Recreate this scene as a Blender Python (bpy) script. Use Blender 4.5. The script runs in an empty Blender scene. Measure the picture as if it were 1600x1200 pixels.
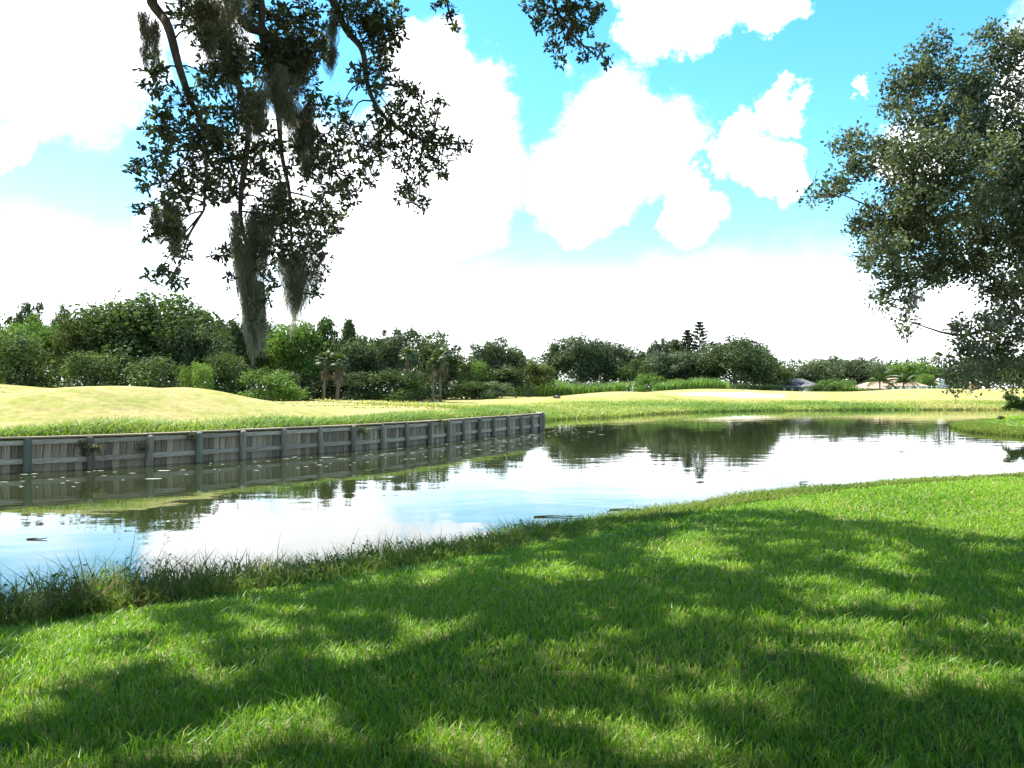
import bpy, math, random
import numpy as np
from mathutils import Vector, Matrix

# ------------------------------------------------------------------ camera, sky, sun, exposure
scene = bpy.context.scene
COL = scene.collection
F, HX, HY, EYE = 1330.0, 800.0, 609.0, 2.6        # focal length in photo pixels, vanishing point, eye height over the water
cam_d = bpy.data.cameras.new('camera')
cam_d.sensor_width = 36.0
cam_d.lens = 36.0 * F / 1600.0
cam_d.shift_y = 9.0 / 1600.0
cam_d.clip_start = 0.05
cam_d.clip_end = 6000.0
cam = bpy.data.objects.new('camera', cam_d)
cam.location = (0, 0, EYE)
cam.rotation_euler = (math.pi / 2, 0, 0)
COL.objects.link(cam)
scene.camera = cam

SUN_EL, SUN_AZ = math.radians(54), math.radians(-58)      # azimuth clockwise from +Y
TO_SUN = Vector((math.sin(SUN_AZ) * math.cos(SUN_EL), math.cos(SUN_AZ) * math.cos(SUN_EL), math.sin(SUN_EL)))
sun_d = bpy.data.lights.new('sun', 'SUN')
sun_d.energy = 5.0
sun_d.angle = math.radians(0.55)
sun_d.color = (1.0, 0.95, 0.86)
sun = bpy.data.objects.new('sun', sun_d)
sun.rotation_euler = TO_SUN.to_track_quat('Z', 'Y').to_euler()
sun.location = (-20, 20, 40)
COL.objects.link(sun)

scene.view_settings.view_transform = 'Standard'
scene.view_settings.look = 'None'
scene.view_settings.gamma = 1.0
scene.view_settings.exposure = 1.55
scene.cycles.use_denoising = True
scene.cycles.max_bounces = 8
scene.cycles.transparent_max_bounces = 8

def direction(px, py):
    v = Vector(((px - HX) / F, 1.0, -(py - HY) / F))
    return v.normalized()

def build_world():
    w = bpy.data.worlds.new('World')
    scene.world = w
    w.use_nodes = True
    nt = w.node_tree
    N, L = nt.nodes, nt.links
    bg = N['Background']
    bg.inputs[1].default_value = 0.12
    sky = N.new('ShaderNodeTexSky')
    sky.sky_type = 'NISHITA'
    sky.sun_disc = False
    sky.sun_elevation = SUN_EL
    sky.sun_rotation = SUN_AZ
    sky.air_density = 1.0
    sky.dust_density = .4
    sky.ozone_density = 2.0
    tc = N.new('ShaderNodeTexCoord')

    def math_(op, a, b=None, clamp=False):
        n = N.new('ShaderNodeMath'); n.operation = op; n.use_clamp = clamp
        for i, v in enumerate((a, b)):
            if v is None: continue
            if isinstance(v, (int, float)): n.inputs[i].default_value = v
            else: L.new(v, n.inputs[i])
        return n.outputs[0]

    def noise(vec, scale, detail, rough=0.55):
        n = N.new('ShaderNodeTexNoise'); n.inputs['Scale'].default_value = scale
        n.inputs['Detail'].default_value = detail; n.inputs['Roughness'].default_value = rough
        L.new(vec, n.inputs['Vector'])
        return n
    gen = tc.outputs['Generated']
    # billowing edges: the viewing direction is pushed about by noise before each cloud is measured
    nv = noise(gen, 10.0, 9.0, 0.66)
    sub = N.new('ShaderNodeVectorMath'); sub.operation = 'SUBTRACT'
    L.new(nv.outputs['Color'], sub.inputs[0]); sub.inputs[1].default_value = (0.5, 0.5, 0.5)
    sca = N.new('ShaderNodeVectorMath'); sca.operation = 'SCALE'
    L.new(sub.outputs[0], sca.inputs[0]); sca.inputs['Scale'].default_value = 0.14
    add = N.new('ShaderNodeVectorMath'); add.operation = 'ADD'
    L.new(gen, add.inputs[0]); L.new(sca.outputs[0], add.inputs[1])
    wd = add.outputs[0]
    # cumulus heaps: (direction x, direction y in photo pixels, angular radius in pixels)
    heaps = [(40, 40, 150), (95, 95, 85), (12, 248, 34), (160, 10, 100), (700, 160, 95), (660, 90, 70), (690, 280, 140),
             (950, 190, 95), (1020, 230, 80), (900, 290, 90), (1215, 165, 42), (1150, 225, 50), (1225, 262, 48),
             (1010, 25, 55), (1100, 10, 60), (1190, 0, 45), (1090, 330, 52), (1366, 158, 20), (1420, 260, 60), (1590, 140, 40),
             (330, 360, 110), (450, 250, 90), (520, 330, 140), (330, 40, 60), (1700, 60, 120), (-260, 90, 120), (1800, 330, 150)]
    dens = None
    for px, py, r in heaps:
        c = direction(px, py)
        d = N.new('ShaderNodeVectorMath'); d.operation = 'DISTANCE'
        L.new(wd, d.inputs[0]); d.inputs[1].default_value = c
        rr = .88 * r / F
        mr = N.new('ShaderNodeMapRange'); mr.interpolation_type = 'SMOOTHSTEP'
        L.new(d.outputs['Value'], mr.inputs['Value'])
        mr.inputs['From Min'].default_value = rr * 1.22; mr.inputs['From Max'].default_value = rr * 0.74
        mr.inputs['To Min'].default_value = 0.0; mr.inputs['To Max'].default_value = 1.0
        dens = mr.outputs[0] if dens is None else math_('MAXIMUM', dens, mr.outputs[0])
    # the same kind of cloud over the rest of the sky, by noise, away from the view
    sep = N.new('ShaderNodeSeparateXYZ'); L.new(gen, sep.inputs[0])
    n2 = noise(gen, 2.6, 7.0, 0.6)
    fld = N.new('ShaderNodeMapRange'); fld.interpolation_type = 'SMOOTHSTEP'
    L.new(n2.outputs['Fac'], fld.inputs['Value'])
    fld.inputs['From Min'].default_value = 0.54; fld.inputs['From Max'].default_value = 0.64
    front = N.new('ShaderNodeMapRange'); front.interpolation_type = 'SMOOTHSTEP'
    L.new(sep.outputs['Y'], front.inputs['Value'])
    front.inputs['From Min'].default_value = 0.80; front.inputs['From Max'].default_value = 0.62
    dens = math_('MAXIMUM', dens, math_('MULTIPLY', fld.outputs[0], front.outputs[0]))
    # bright summer haze towards the horizon, all round
    hz = N.new('ShaderNodeMapRange'); hz.interpolation_type = 'SMOOTHSTEP'
    hn = noise(gen, 5.0, 5.0, 0.6)
    zz = math_('ADD', sep.outputs['Z'], math_('MULTIPLY', math_('SUBTRACT', hn.outputs['Fac'], 0.5), 0.16))
    L.new(zz, hz.inputs['Value'])
    hz.inputs['From Min'].default_value = 0.175; hz.inputs['From Max'].default_value = 0.075
    dens = math_('MAXIMUM', dens, math_('MULTIPLY', hz.outputs[0], 0.93))
    # cloud body: white, softly modulated in brightness
    n3 = noise(gen, 5.5, 4.0, 0.5)
    body = N.new('ShaderNodeMapRange')
    L.new(n3.outputs['Fac'], body.inputs['Value'])
    body.inputs['From Min'].default_value = 0.3; body.inputs['From Max'].default_value = 0.7
    body.inputs['To Min'].default_value = 5.8; body.inputs['To Max'].default_value = 10.0
    cc = N.new('ShaderNodeVectorMath'); cc.operation = 'SCALE'
    cc.inputs[0].default_value = (0.97, 0.99, 1.04)
    L.new(body.outputs[0], cc.inputs['Scale'])
    hs = N.new('ShaderNodeHueSaturation'); hs.inputs['Hue'].default_value = .485; hs.inputs['Saturation'].default_value = 1.36; hs.inputs['Value'].default_value = 1.0
    L.new(sky.outputs[0], hs.inputs['Color'])
    mix = N.new('ShaderNodeMix'); mix.data_type = 'RGBA'
    L.new(dens, mix.inputs['Factor']); L.new(hs.outputs[0], mix.inputs['A']); L.new(cc.outputs[0], mix.inputs['B'])
    L.new(mix.outputs['Result'], bg.inputs[0])
build_world()

# ------------------------------------------------------------------ helpers
rng = np.random.default_rng(7)
random.seed(7)

def P(px, py, d):
    """photo pixel + depth (metres ahead of the lens) -> point of the place"""
    return Vector(((px - HX) / F * d, d, EYE - (py - HY) / F * d))

def project(p):
    d = np.maximum(p[..., 1], 1e-3)
    return HX + p[..., 0] / d * F, HY - (p[..., 2] - EYE) / d * F

def mesh(name, V, faces, mats=(), tint=None, smooth=False, uvdir=None):
    """V (n,3); faces: list of int arrays (m,k)"""
    me = bpy.data.meshes.new(name)
    V = np.asarray(V, np.float32)
    faces = [np.asarray(f, np.int32) for f in faces if len(f)]
    me.vertices.add(len(V)); me.vertices.foreach_set('co', V.ravel())
    nl = sum(f.size for f in faces); nf = sum(len(f) for f in faces)
    me.loops.add(nl); me.polygons.add(nf)
    me.loops.foreach_set('vertex_index', np.concatenate([f.ravel() for f in faces]))
    tot = np.concatenate([np.full(len(f), f.shape[1], np.int32) for f in faces])
    start = np.concatenate([[0], np.cumsum(tot)[:-1]]).astype(np.int32)
    me.polygons.foreach_set('loop_start', start)
    me.polygons.foreach_set('loop_total', tot)
    me.polygons.foreach_set('use_smooth', np.full(nf, smooth, bool))
    if tint is not None:
        a = me.attributes.new('tint', 'FLOAT', 'POINT')
        a.data.foreach_set('value', np.asarray(tint, np.float32))
    for m in mats: me.materials.append(m)
    me.update(calc_edges=True)
    me.validate()
    return me

def obj(name, me, parent=None, loc=None, rot=None, scl=None):
    o = bpy.data.objects.new(name, me)
    COL.objects.link(o)
    if parent is not None: o.parent = parent
    if loc is not None: o.location = loc
    if rot is not None: o.rotation_euler = rot
    if scl is not None: o.scale = scl
    return o

def tag(o, label=None, cat=None, group=None, kind=None):
    if label: o['label'] = label
    if cat: o['category'] = cat
    if group: o['group'] = group
    if kind: o['kind'] = kind
    return o

class MB:
    """collects shapes of ONE part"""
    def __init__(s): s.V = []; s.Q = []; s.T = []; s.t = []; s.n = 0
    def add(s, V, Q=(), T=(), t=0.5):
        V = np.asarray(V, float)
        if len(Q): s.Q.append(np.asarray(Q) + s.n)
        if len(T): s.T.append(np.asarray(T) + s.n)
        s.V.append(V); s.t.append(np.full(len(V), t) if np.isscalar(t) else t); s.n += len(V)
    def box(s, lo, hi, M=None):
        x0, y0, z0 = lo; x1, y1, z1 = hi
        V = np.array([(x0,y0,z0),(x1,y0,z0),(x1,y1,z0),(x0,y1,z0),(x0,y0,z1),(x1,y0,z1),(x1,y1,z1),(x0,y1,z1)], float)
        if M is not None: V = np.array([M @ Vector(v) for v in V])
        s.add(V, Q=[(0,3,2,1),(4,5,6,7),(0,1,5,4),(1,2,6,5),(2,3,7,6),(3,0,4,7)])
    def tube(s, pts, rad, n=6, t=0.5):
        pts = np.asarray([tuple(p) for p in pts], float); k = len(pts)
        rad = np.full(k, rad) if np.isscalar(rad) else np.asarray(rad, float)
        tan = np.gradient(pts, axis=0); tan /= np.linalg.norm(tan, axis=1)[:, None] + 1e-9
        ref = np.array([0.31, 0.9, 0.23]); u = np.cross(tan, ref); u /= np.linalg.norm(u, axis=1)[:, None] + 1e-9
        w = np.cross(tan, u)
        a = np.arange(n) * 2 * np.pi / n
        V = pts[:, None, :] + rad[:, None, None] * (np.cos(a)[None, :, None] * u[:, None, :] + np.sin(a)[None, :, None] * w[:, None, :])
        i = np.arange(k - 1)[:, None] * n; j = np.arange(n)[None, :]; j2 = (j + 1) % n
        Q = np.stack([i + j, i + j2, i + n + j2, i + n + j], -1).reshape(-1, 4)
        base = len(pts) * n
        V = np.concatenate([V.reshape(-1, 3), pts[-1:] + 0.3 * rad[-1] * tan[-1:], pts[:1]])
        e = (k - 1) * n
        T = [(e + q, e + (q + 1) % n, base) for q in range(n)] + [((q + 1) % n, q, base + 1) for q in range(n)]
        s.add(V, Q=Q, T=T, t=t)
    def mesh(s, name, mats=(), smooth=False):
        Q = np.concatenate(s.Q) if s.Q else np.zeros((0, 4), int)
        T = np.concatenate(s.T) if s.T else np.zeros((0, 3), int)
        return mesh(name, np.concatenate(s.V), [Q, T], mats, np.concatenate(s.t), smooth)

def smooth_path(pts, m=6):
    """Catmull-Rom through the points"""
    p = np.asarray([tuple(q) for q in pts], float)
    p = np.vstack([2 * p[0] - p[1], p, 2 * p[-1] - p[-2]])
    out = []
    for i in range(1, len(p) - 2):
        for t in np.linspace(0, 1, m, endpoint=False):
            a, b, c, d = p[i-1], p[i], p[i+1], p[i+2]
            out.append(0.5 * (2*b + (c-a)*t + (2*a-5*b+4*c-d)*t*t + (3*b-a-3*c+d)*t**3))
    out.append(p[-2])
    return np.array(out)

def unit(v): return v / (np.linalg.norm(v, axis=-1, keepdims=True) + 1e-9)

def leaf_cards(C, Nrm, size, asp=0.5, rg=rng):
    """one four-cornered leaf per centre; returns V, Q"""
    n = len(C); size = np.broadcast_to(np.asarray(size, float), (n,))
    r = unit(rg.normal(size=(n, 3)))
    u = unit(np.cross(Nrm, r)); v = np.cross(Nrm, u)
    L = size[:, None]
    V = np.stack([C - u * L * .5, C + v * L * .5 * asp + u * L * .08, C + u * L * .5, C - v * L * .5 * asp + u * L * .08], 1).reshape(-1, 3)
    return V, np.arange(n * 4).reshape(-1, 4)

def oak_leaves(B, D, Nrm, length, wid=0.42):
    """obovate leaves, blunt tip, folded a little along the midrib: base B, direction D"""
    n = len(B); L = np.broadcast_to(np.asarray(length, float), (n,))[:, None]
    S = unit(np.cross(D, Nrm)); U = np.cross(S, D)
    prof = [(0, 0, 0), (.35, .30, .05), (.72, .5, .04), (1.0, .12, -.05), (1.0, -.12, -.05), (.72, -.5, .04), (.35, -.30, .05)]
    V = np.stack([B + D * L * a + S * L * wid * b + U * L * c for a, b, c in prof], 1).reshape(-1, 3)
    i = np.arange(n)[:, None] * 7
    T = np.concatenate([i + np.array([[0, 1, 6]])])
    Q = np.concatenate([i + np.array([[1, 2, 5, 6]]), i + np.array([[2, 3, 4, 5]])])
    return V, Q, T

def blades(B, H, W, az, lean, bend, rg=rng):
    """grass blades: root B (n,3), height, width, azimuth of lean, lean and bend amounts. 5 verts, quad + tri"""
    n = len(B)
    d = np.stack([np.cos(az), np.sin(az), np.zeros(n)], 1)
    fa = az + np.pi / 2 + rg.uniform(-.9, .9, n)
    s = np.stack([np.cos(fa), np.sin(fa), np.zeros(n)], 1) * (W * .5)[:, None]
    up = np.array([0, 0, 1.0])
    M = B + d * (lean * H * .5)[:, None] + up * (H * .58)[:, None]
    Tp = B + d * ((lean + bend) * H)[:, None] + up * (H * np.sqrt(np.clip(1 - bend**2 * .5, .2, 1)))[:, None]
    V = np.stack([B - s * .8, B + s * .8, M + s, M - s, Tp], 1).reshape(-1, 3)
    i = np.arange(n)[:, None] * 5
    return V, i + np.array([[0, 1, 2, 3]]), i + np.array([[3, 2, 4]])

# ------------------------------------------------------------------ materials
def new_mat(name):
    m = bpy.data.materials.new(name); m.use_nodes = True
    nt = m.node_tree
    return m, nt, nt.nodes, nt.links, nt.nodes['Principled BSDF']

def ramp(N, stops):
    r = N.new('ShaderNodeValToRGB'); e = r.color_ramp.elements
    while len(e) < len(stops): e.new(0.5)
    for el, (p, c) in zip(e, stops):
        el.position = p; el.color = (*c, 1)
    return r

def leaf_mat(name, stops, trans=0.35, rough=0.5, use_obj_col=False, spec=0.35, tcol=(1.15, 1.25, 0.55)):
    m, nt, N, L, b = new_mat(name)
    at = N.new('ShaderNodeAttribute'); at.attribute_name = 'tint'
    r = ramp(N, stops); L.new(at.outputs['Fac'], r.inputs[0])
    col = r.outputs[0]
    if use_obj_col:
        oi = N.new('ShaderNodeObjectInfo')
        mx = N.new('ShaderNodeMix'); mx.data_type = 'RGBA'; mx.blend_type = 'MULTIPLY'; mx.inputs['Factor'].default_value = 1
        L.new(col, mx.inputs['A']); L.new(oi.outputs['Color'], mx.inputs['B']); col = mx.outputs['Result']
    L.new(col, b.inputs['Base Color'])
    b.inputs['Roughness'].default_value = rough
    b.inputs['Specular IOR Level'].default_value = spec
    tm = N.new('ShaderNodeMix'); tm.data_type = 'RGBA'; tm.blend_type = 'MULTIPLY'; tm.inputs['Factor'].default_value = 1
    L.new(col, tm.inputs['A']); tm.inputs['B'].default_value = (*tcol, 1)
    t = N.new('ShaderNodeBsdfTranslucent'); L.new(tm.outputs['Result'], t.inputs[0])
    ms = N.new('ShaderNodeMixShader'); ms.inputs[0].default_value = trans
    L.new(b.outputs[0], ms.inputs[1]); L.new(t.outputs[0], ms.inputs[2])
    L.new(ms.outputs[0], N['Material Output'].inputs[0])
    return m

def noise_mat(name, stops, scale=(1, 1, 1), nscale=4.0, detail=6, rough=0.85, bump=0.0, spec=0.2, rand=0.0, coord='Object'):
    m, nt, N, L, b = new_mat(name)
    tc = N.new('ShaderNodeTexCoord'); mp = N.new('ShaderNodeMapping'); mp.inputs['Scale'].default_value = scale
    L.new(tc.outputs[coord], mp.inputs[0])
    n = N.new('ShaderNodeTexNoise'); n.inputs['Scale'].default_value = nscale; n.inputs['Detail'].default_value = detail
    n.inputs['Roughness'].default_value = 0.65
    L.new(mp.outputs[0], n.inputs['Vector'])
    r = ramp(N, stops); L.new(n.outputs['Fac'], r.inputs[0])
    col = r.outputs[0]
    if rand:
        oi = N.new('ShaderNodeObjectInfo')
        mr = N.new('ShaderNodeMapRange'); L.new(oi.outputs['Random'], mr.inputs['Value'])
        mr.inputs['To Min'].default_value = 1 - rand; mr.inputs['To Max'].default_value = 1 + rand
        sc = N.new('ShaderNodeVectorMath'); sc.operation = 'SCALE'
        L.new(col, sc.inputs[0]); L.new(mr.outputs[0], sc.inputs['Scale']); col = sc.outputs[0]
    L.new(col, b.inputs['Base Color'])
    b.inputs['Roughness'].default_value = rough; b.inputs['Specular IOR Level'].default_value = spec
    if bump:
        bp = N.new('ShaderNodeBump'); bp.inputs['Strength'].default_value = bump; bp.inputs['Distance'].default_value = 0.03
        L.new(n.outputs['Fac'], bp.inputs['Height']); L.new(bp.outputs[0], b.inputs['Normal'])
    return m

def plain(name, c, rough=0.7, spec=0.3):
    return noise_mat(name, [(0.3, tuple(x * .85 for x in c)), (0.7, c)], nscale=3.0, rough=rough, spec=spec)

M_LAWN = leaf_mat('lawn_blades', [(0.0, (.035, .105, .008)), (.45, (.130, .275, .016)), (.8, (.28, .41, .045)), (.9, (.34, .37, .09)), (1.0, (.42, .37, .18))], trans=.5, rough=.45)
M_WEED = leaf_mat('weed_blades', [(0.0, (.030, .060, .014)), (.4, (.085, .15, .028)), (.7, (.17, .24, .045)), (.87, (.19, .17, .07)), (1.0, (.20, .13, .075))], trans=.38, rough=.7, spec=.12)
M_ROUGH = leaf_mat('rough_grass_blades', [(0.0, (.07, .15, .025)), (.45, (.16, .25, .05)), (.75, (.32, .35, .09)), (1.0, (.48, .42, .18))], trans=.35, rough=.6)
M_OAK = leaf_mat('oak_leaf', [(0.0, (.062, .076, .046)), (.5, (.100, .122, .070)), (.9, (.150, .172, .098)), (1.0, (.21, .215, .10))], trans=.3, rough=.55, spec=.2)
M_TREE = leaf_mat('broad_leaf', [(0.0, (.55, .58, .5)), (.5, (1, 1, 1)), (1.0, (1.6, 1.5, 1.35))], trans=.28, use_obj_col=True, rough=.72, spec=.14)
M_MOSS = leaf_mat('hanging_moss', [(0.0, (.17, .18, .125)), (.5, (.29, .30, .215)), (1.0, (.44, .44, .33))], trans=.42, rough=.9, spec=.1, tcol=(1, 1, .9))
M_FROND = leaf_mat('palm_frond', [(0.0, (.035, .062, .016)), (.6, (.06, .092, .026)), (1.0, (.10, .125, .045))], trans=.25)
M_DEAD = leaf_mat('dead_frond', [(0.0, (.09, .07, .042)), (.5, (.15, .12, .075)), (1.0, (.22, .18, .12))], trans=.15, rough=.9)
M_BARK = noise_mat('bark', [(.3, (.055, .045, .036)), (.55, (.13, .115, .095)), (.75, (.20, .185, .155))], scale=(6, 6, 1.2), nscale=3.0, bump=.6)
M_PALMBARK = noise_mat('palm_bark', [(.3, (.09, .078, .06)), (.7, (.19, .165, .13))], scale=(1, 1, 6), nscale=4.0, bump=.4)
M_SAND = noise_mat('bunker_sand', [(.3, (.70, .64, .54)), (.7, (.82, .77, .68))], nscale=1.2, rough=1)
M_WOOD = noise_mat('weathered_wood', [(.28, (.055, .047, .034)), (.45, (.17, .148, .108)), (.62, (.28, .25, .19)), (.8, (.45, .40, .32))], scale=(7, 7, .8), nscale=2.2, rand=.35, bump=.3, coord='Generated')
M_PLANK = noise_mat('stained_planks', [(.25, (.05, .041, .026)), (.42, (.19, .16, .105)), (.58, (.34, .29, .20)), (.8, (.60, .53, .40))], scale=(5, 5, .9), nscale=2.0, rand=.45, bump=.3, coord='Generated')
M_RAIL = noise_mat('grey_rails', [(.25, (.17, .15, .108)), (.5, (.34, .305, .225)), (.75, (.52, .475, .37))], scale=(3, 3, 8), nscale=2.0, rand=.2, bump=.25)
M_GREENPOST = noise_mat('green_treated_post', [(.3, (.085, .100, .070)), (.55, (.16, .185, .13)), (.8, (.29, .30, .22))], scale=(6, 6, .8), nscale=2.0, rand=.2, bump=.3, coord='Generated')
M_CAP = noise_mat('cap_board', [(.3, (.20, .155, .10)), (.7, (.36, .29, .20))], nscale=3.0, rand=.15)

def ground_mat():
    """tint: 0 = lush green turf, 1 = straw-dry turf; thatch and mowing wear from noise"""
    m, nt, N, L, b = new_mat('turf')
    at = N.new('ShaderNodeAttribute'); at.attribute_name = 'tint'
    tc = N.new('ShaderNodeTexCoord')
    def nz(s, d, sc=(1, 1, 1)):
        mp = N.new('ShaderNodeMapping'); mp.inputs['Scale'].default_value = sc
        L.new(tc.outputs['Object'], mp.inputs[0])
        n = N.new('ShaderNodeTexNoise'); n.inputs['Scale'].default_value = s; n.inputs['Detail'].default_value = d
        n.inputs['Roughness'].default_value = .68
        L.new(mp.outputs[0], n.inputs['Vector']); return n.outputs['Fac']
    n1 = nz(.22, 6); n2 = nz(2.5, 8)
    def mth(op, a, c):
        q = N.new('ShaderNodeMath'); q.operation = op
        for i, v in enumerate((a, c)):
            if isinstance(v, float): q.inputs[i].default_value = v
            else: L.new(v, q.inputs[i])
        return q.outputs[0]
    f = mth('ADD', at.outputs['Fac'], mth('MULTIPLY', mth('SUBTRACT', n1, .5), 1.0))
    f = mth('ADD', f, mth('MULTIPLY', mth('SUBTRACT', n2, .5), 1.1))
    n3 = nz(.9, 8, (.45, 1.6, 1)); n4 = nz(.12, 3)
    wear = N.new('ShaderNodeMapRange'); L.new(n3, wear.inputs['Value']); wear.inputs['From Min'].default_value = .53; wear.inputs['From Max'].default_value = .66
    wr2 = N.new('ShaderNodeMapRange'); L.new(n4, wr2.inputs['Value']); wr2.inputs['From Min'].default_value = .42; wr2.inputs['From Max'].default_value = .62
    wf = mth('MULTIPLY', mth('MULTIPLY', wear.outputs[0], wr2.outputs[0]), .9)
    r = ramp(N, [(0.0, (.030, .070, .012)), (.3, (.075, .140, .024)), (.52, (.15, .19, .038)), (.72, (.235, .235, .066)), (.88, (.30, .265, .10)), (1.0, (.36, .30, .14))])
    L.new(f, r.inputs[0])
    wm = N.new('ShaderNodeMix'); wm.data_type = 'RGBA'; L.new(wf, wm.inputs['Factor']); L.new(r.outputs[0], wm.inputs['A']); wm.inputs['B'].default_value = (.20, .15, .075, 1)
    L.new(wm.outputs['Result'], b.inputs['Base Color'])
    b.inputs['Roughness'].default_value = 1.0; b.inputs['Specular IOR Level'].default_value = 0.05
    bp = N.new('ShaderNodeBump'); bp.inputs['Strength'].default_value = .8; bp.inputs['Distance'].default_value = .12
    L.new(n2, bp.inputs['Height']); L.new(bp.outputs[0], b.inputs['Normal'])
    return m
M_TURF = ground_mat()
M_SOIL = noise_mat('lawn_thatch', [(.3, (.05, .06, .02)), (.5, (.11, .12, .045)), (.72, (.24, .21, .11))], nscale=9.0, rough=1, spec=.05, bump=.4)

def water_mat():
    m, nt, N, L, b = new_mat('pond_water')
    b.inputs['Base Color'].default_value = (.020, .026, .010, 1)
    b.inputs['Roughness'].default_value = .02
    b.inputs['IOR'].default_value = 1.333
    b.inputs['Specular IOR Level'].default_value = .5
    tc = N.new('ShaderNodeTexCoord')
    hs = []
    for s, sc, w in ((1.1, (1, 1, 1), 1.0), (.35, (1, 1.6, 1), 2.2), (5.0, (1, 1, 1), .12)):
        mp = N.new('ShaderNodeMapping'); mp.inputs['Scale'].default_value = sc
        L.new(tc.outputs['Object'], mp.inputs[0])
        n = N.new('ShaderNodeTexNoise'); n.inputs['Scale'].default_value = s; n.inputs['Detail'].default_value = 2
        L.new(mp.outputs[0], n.inputs['Vector'])
        k = N.new('ShaderNodeMath'); k.operation = 'MULTIPLY'; k.inputs[1].default_value = w
        L.new(n.outputs['Fac'], k.inputs[0]); hs.append(k.outputs[0])
    a = N.new('ShaderNodeMath'); L.new(hs[0], a.inputs[0]); L.new(hs[1], a.inputs[1])
    a2 = N.new('ShaderNodeMath'); L.new(a.outputs[0], a2.inputs[0]); L.new(hs[2], a2.inputs[1])
    bp = N.new('ShaderNodeBump'); bp.inputs['Strength'].default_value = 1.0; bp.inputs['Distance'].default_value = .0032
    L.new(a2.outputs[0], bp.inputs['Height']); L.new(bp.outputs[0], b.inputs['Normal'])
    return m
M_WATER = water_mat()

# ------------------------------------------------------------------ the shape of the land
NEAR = np.array([(-34, -4), (-22, .5), (-12, 5.2), (-5.7, 9.4), (-3.8, 10.9), (-1.3, 13.0), (1.3, 16.0), (6.1, 20.2), (10.2, 22.4), (14.7, 24.3),
                 (22, 28.5), (27, 34), (29, 40), (28.3, 46), (28.0, 52), (30.5, 59), (34.5, 65), (44, 74), (60, 84), (78, 92)], float)
FARS = np.array([(78, 108), (60, 110), (46, 109), (32, 105), (22, 99), (13.5, 88), (9.7, 80), (5.0, 75.5), (2.0, 69), (-.8, 63.5)], float)
WALL_CTRL = [(-33, 14.5), (-24.5, 20.6), (-15.4, 27.0), (-12.55, 29.3), (-10.35, 32.0), (-8.0, 34.9), (-5.7, 38.3), (-3.67, 42.2), (-1.6, 47.0),
             (0.1, 50.5), (1.2, 53.2), (1.85, 55.4), (1.75, 57.4), (0.8, 59.6), (-.9, 61.5)]
WALLP = smooth_path([(x, y, 0) for x, y in WALL_CTRL], 12)[:, :2]
LEFT_END = np.array([(-33, 14.5), (-42, 8), (-40, 0), (-34, -4)], float)
POND = np.vstack([NEAR, FARS, WALLP[::-1], LEFT_END[1:-1]])

def seg_dist(X, Y, poly):
    best = np.full(X.shape, 1e9)
    for (x0, y0), (x1, y1) in zip(poly[:-1], poly[1:]):
        dx, dy = x1 - x0, y1 - y0
        t = np.clip(((X - x0) * dx + (Y - y0) * dy) / (dx * dx + dy * dy + 1e-12), 0, 1)
        best = np.minimum(best, np.hypot(X - x0 - t * dx, Y - y0 - t * dy))
    return best

def inside(X, Y, poly):
    c = np.zeros(X.shape, bool)
    for (x0, y0), (x1, y1) in zip(poly, np.roll(poly, -1, 0)):
        cond = ((y0 > Y) != (y1 > Y)) & (X < (x1 - x0) * (Y - y0) / (y1 - y0 + 1e-12) + x0)
        c ^= cond
    return c

def vnoise(X, Y, s, seed=0):
    """cheap smooth noise: a few rotated sines"""
    r = np.random.default_rng(seed); out = 0
    for k in range(6):
        a = r.uniform(0, 6.28); f = s * r.uniform(.6, 1.7); ph = r.uniform(0, 6.28)
        out = out + np.sin((X * np.cos(a) + Y * np.sin(a)) * f + ph)
    return out / 6

BUMPS = [  # x, y, height, radius along, radius across, heading of the long axis
    (-17.5, 37.8, 1.42, 8.0, 4.2, .75), (-27, 44, 0.25, 7, 6, .6), (-23.5, 62, 1.25, 5.5, 5, 0), (-42, 60, 1.5, 9, 7, 0), (-34, 66, .8, 9, 7, 0),
    (-10, 60, .65, 9, 5, .4), (-5, 50, .35, 5, 4, .6), (-13, 52, .35, 6, 4, .4),
    (17, 128, 1.25, 10, 9, 0), (35, 150, 1.5, 16, 11, 0), (54, 150, .55, 9, 10, 0), (70, 150, 1.2, 11, 12, 0), (90, 148, 1.5, 16, 14, 0), (122, 150, 1.5, 18, 14, 0),
    (3, 118, .35, 10, 8, 0)]

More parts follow.
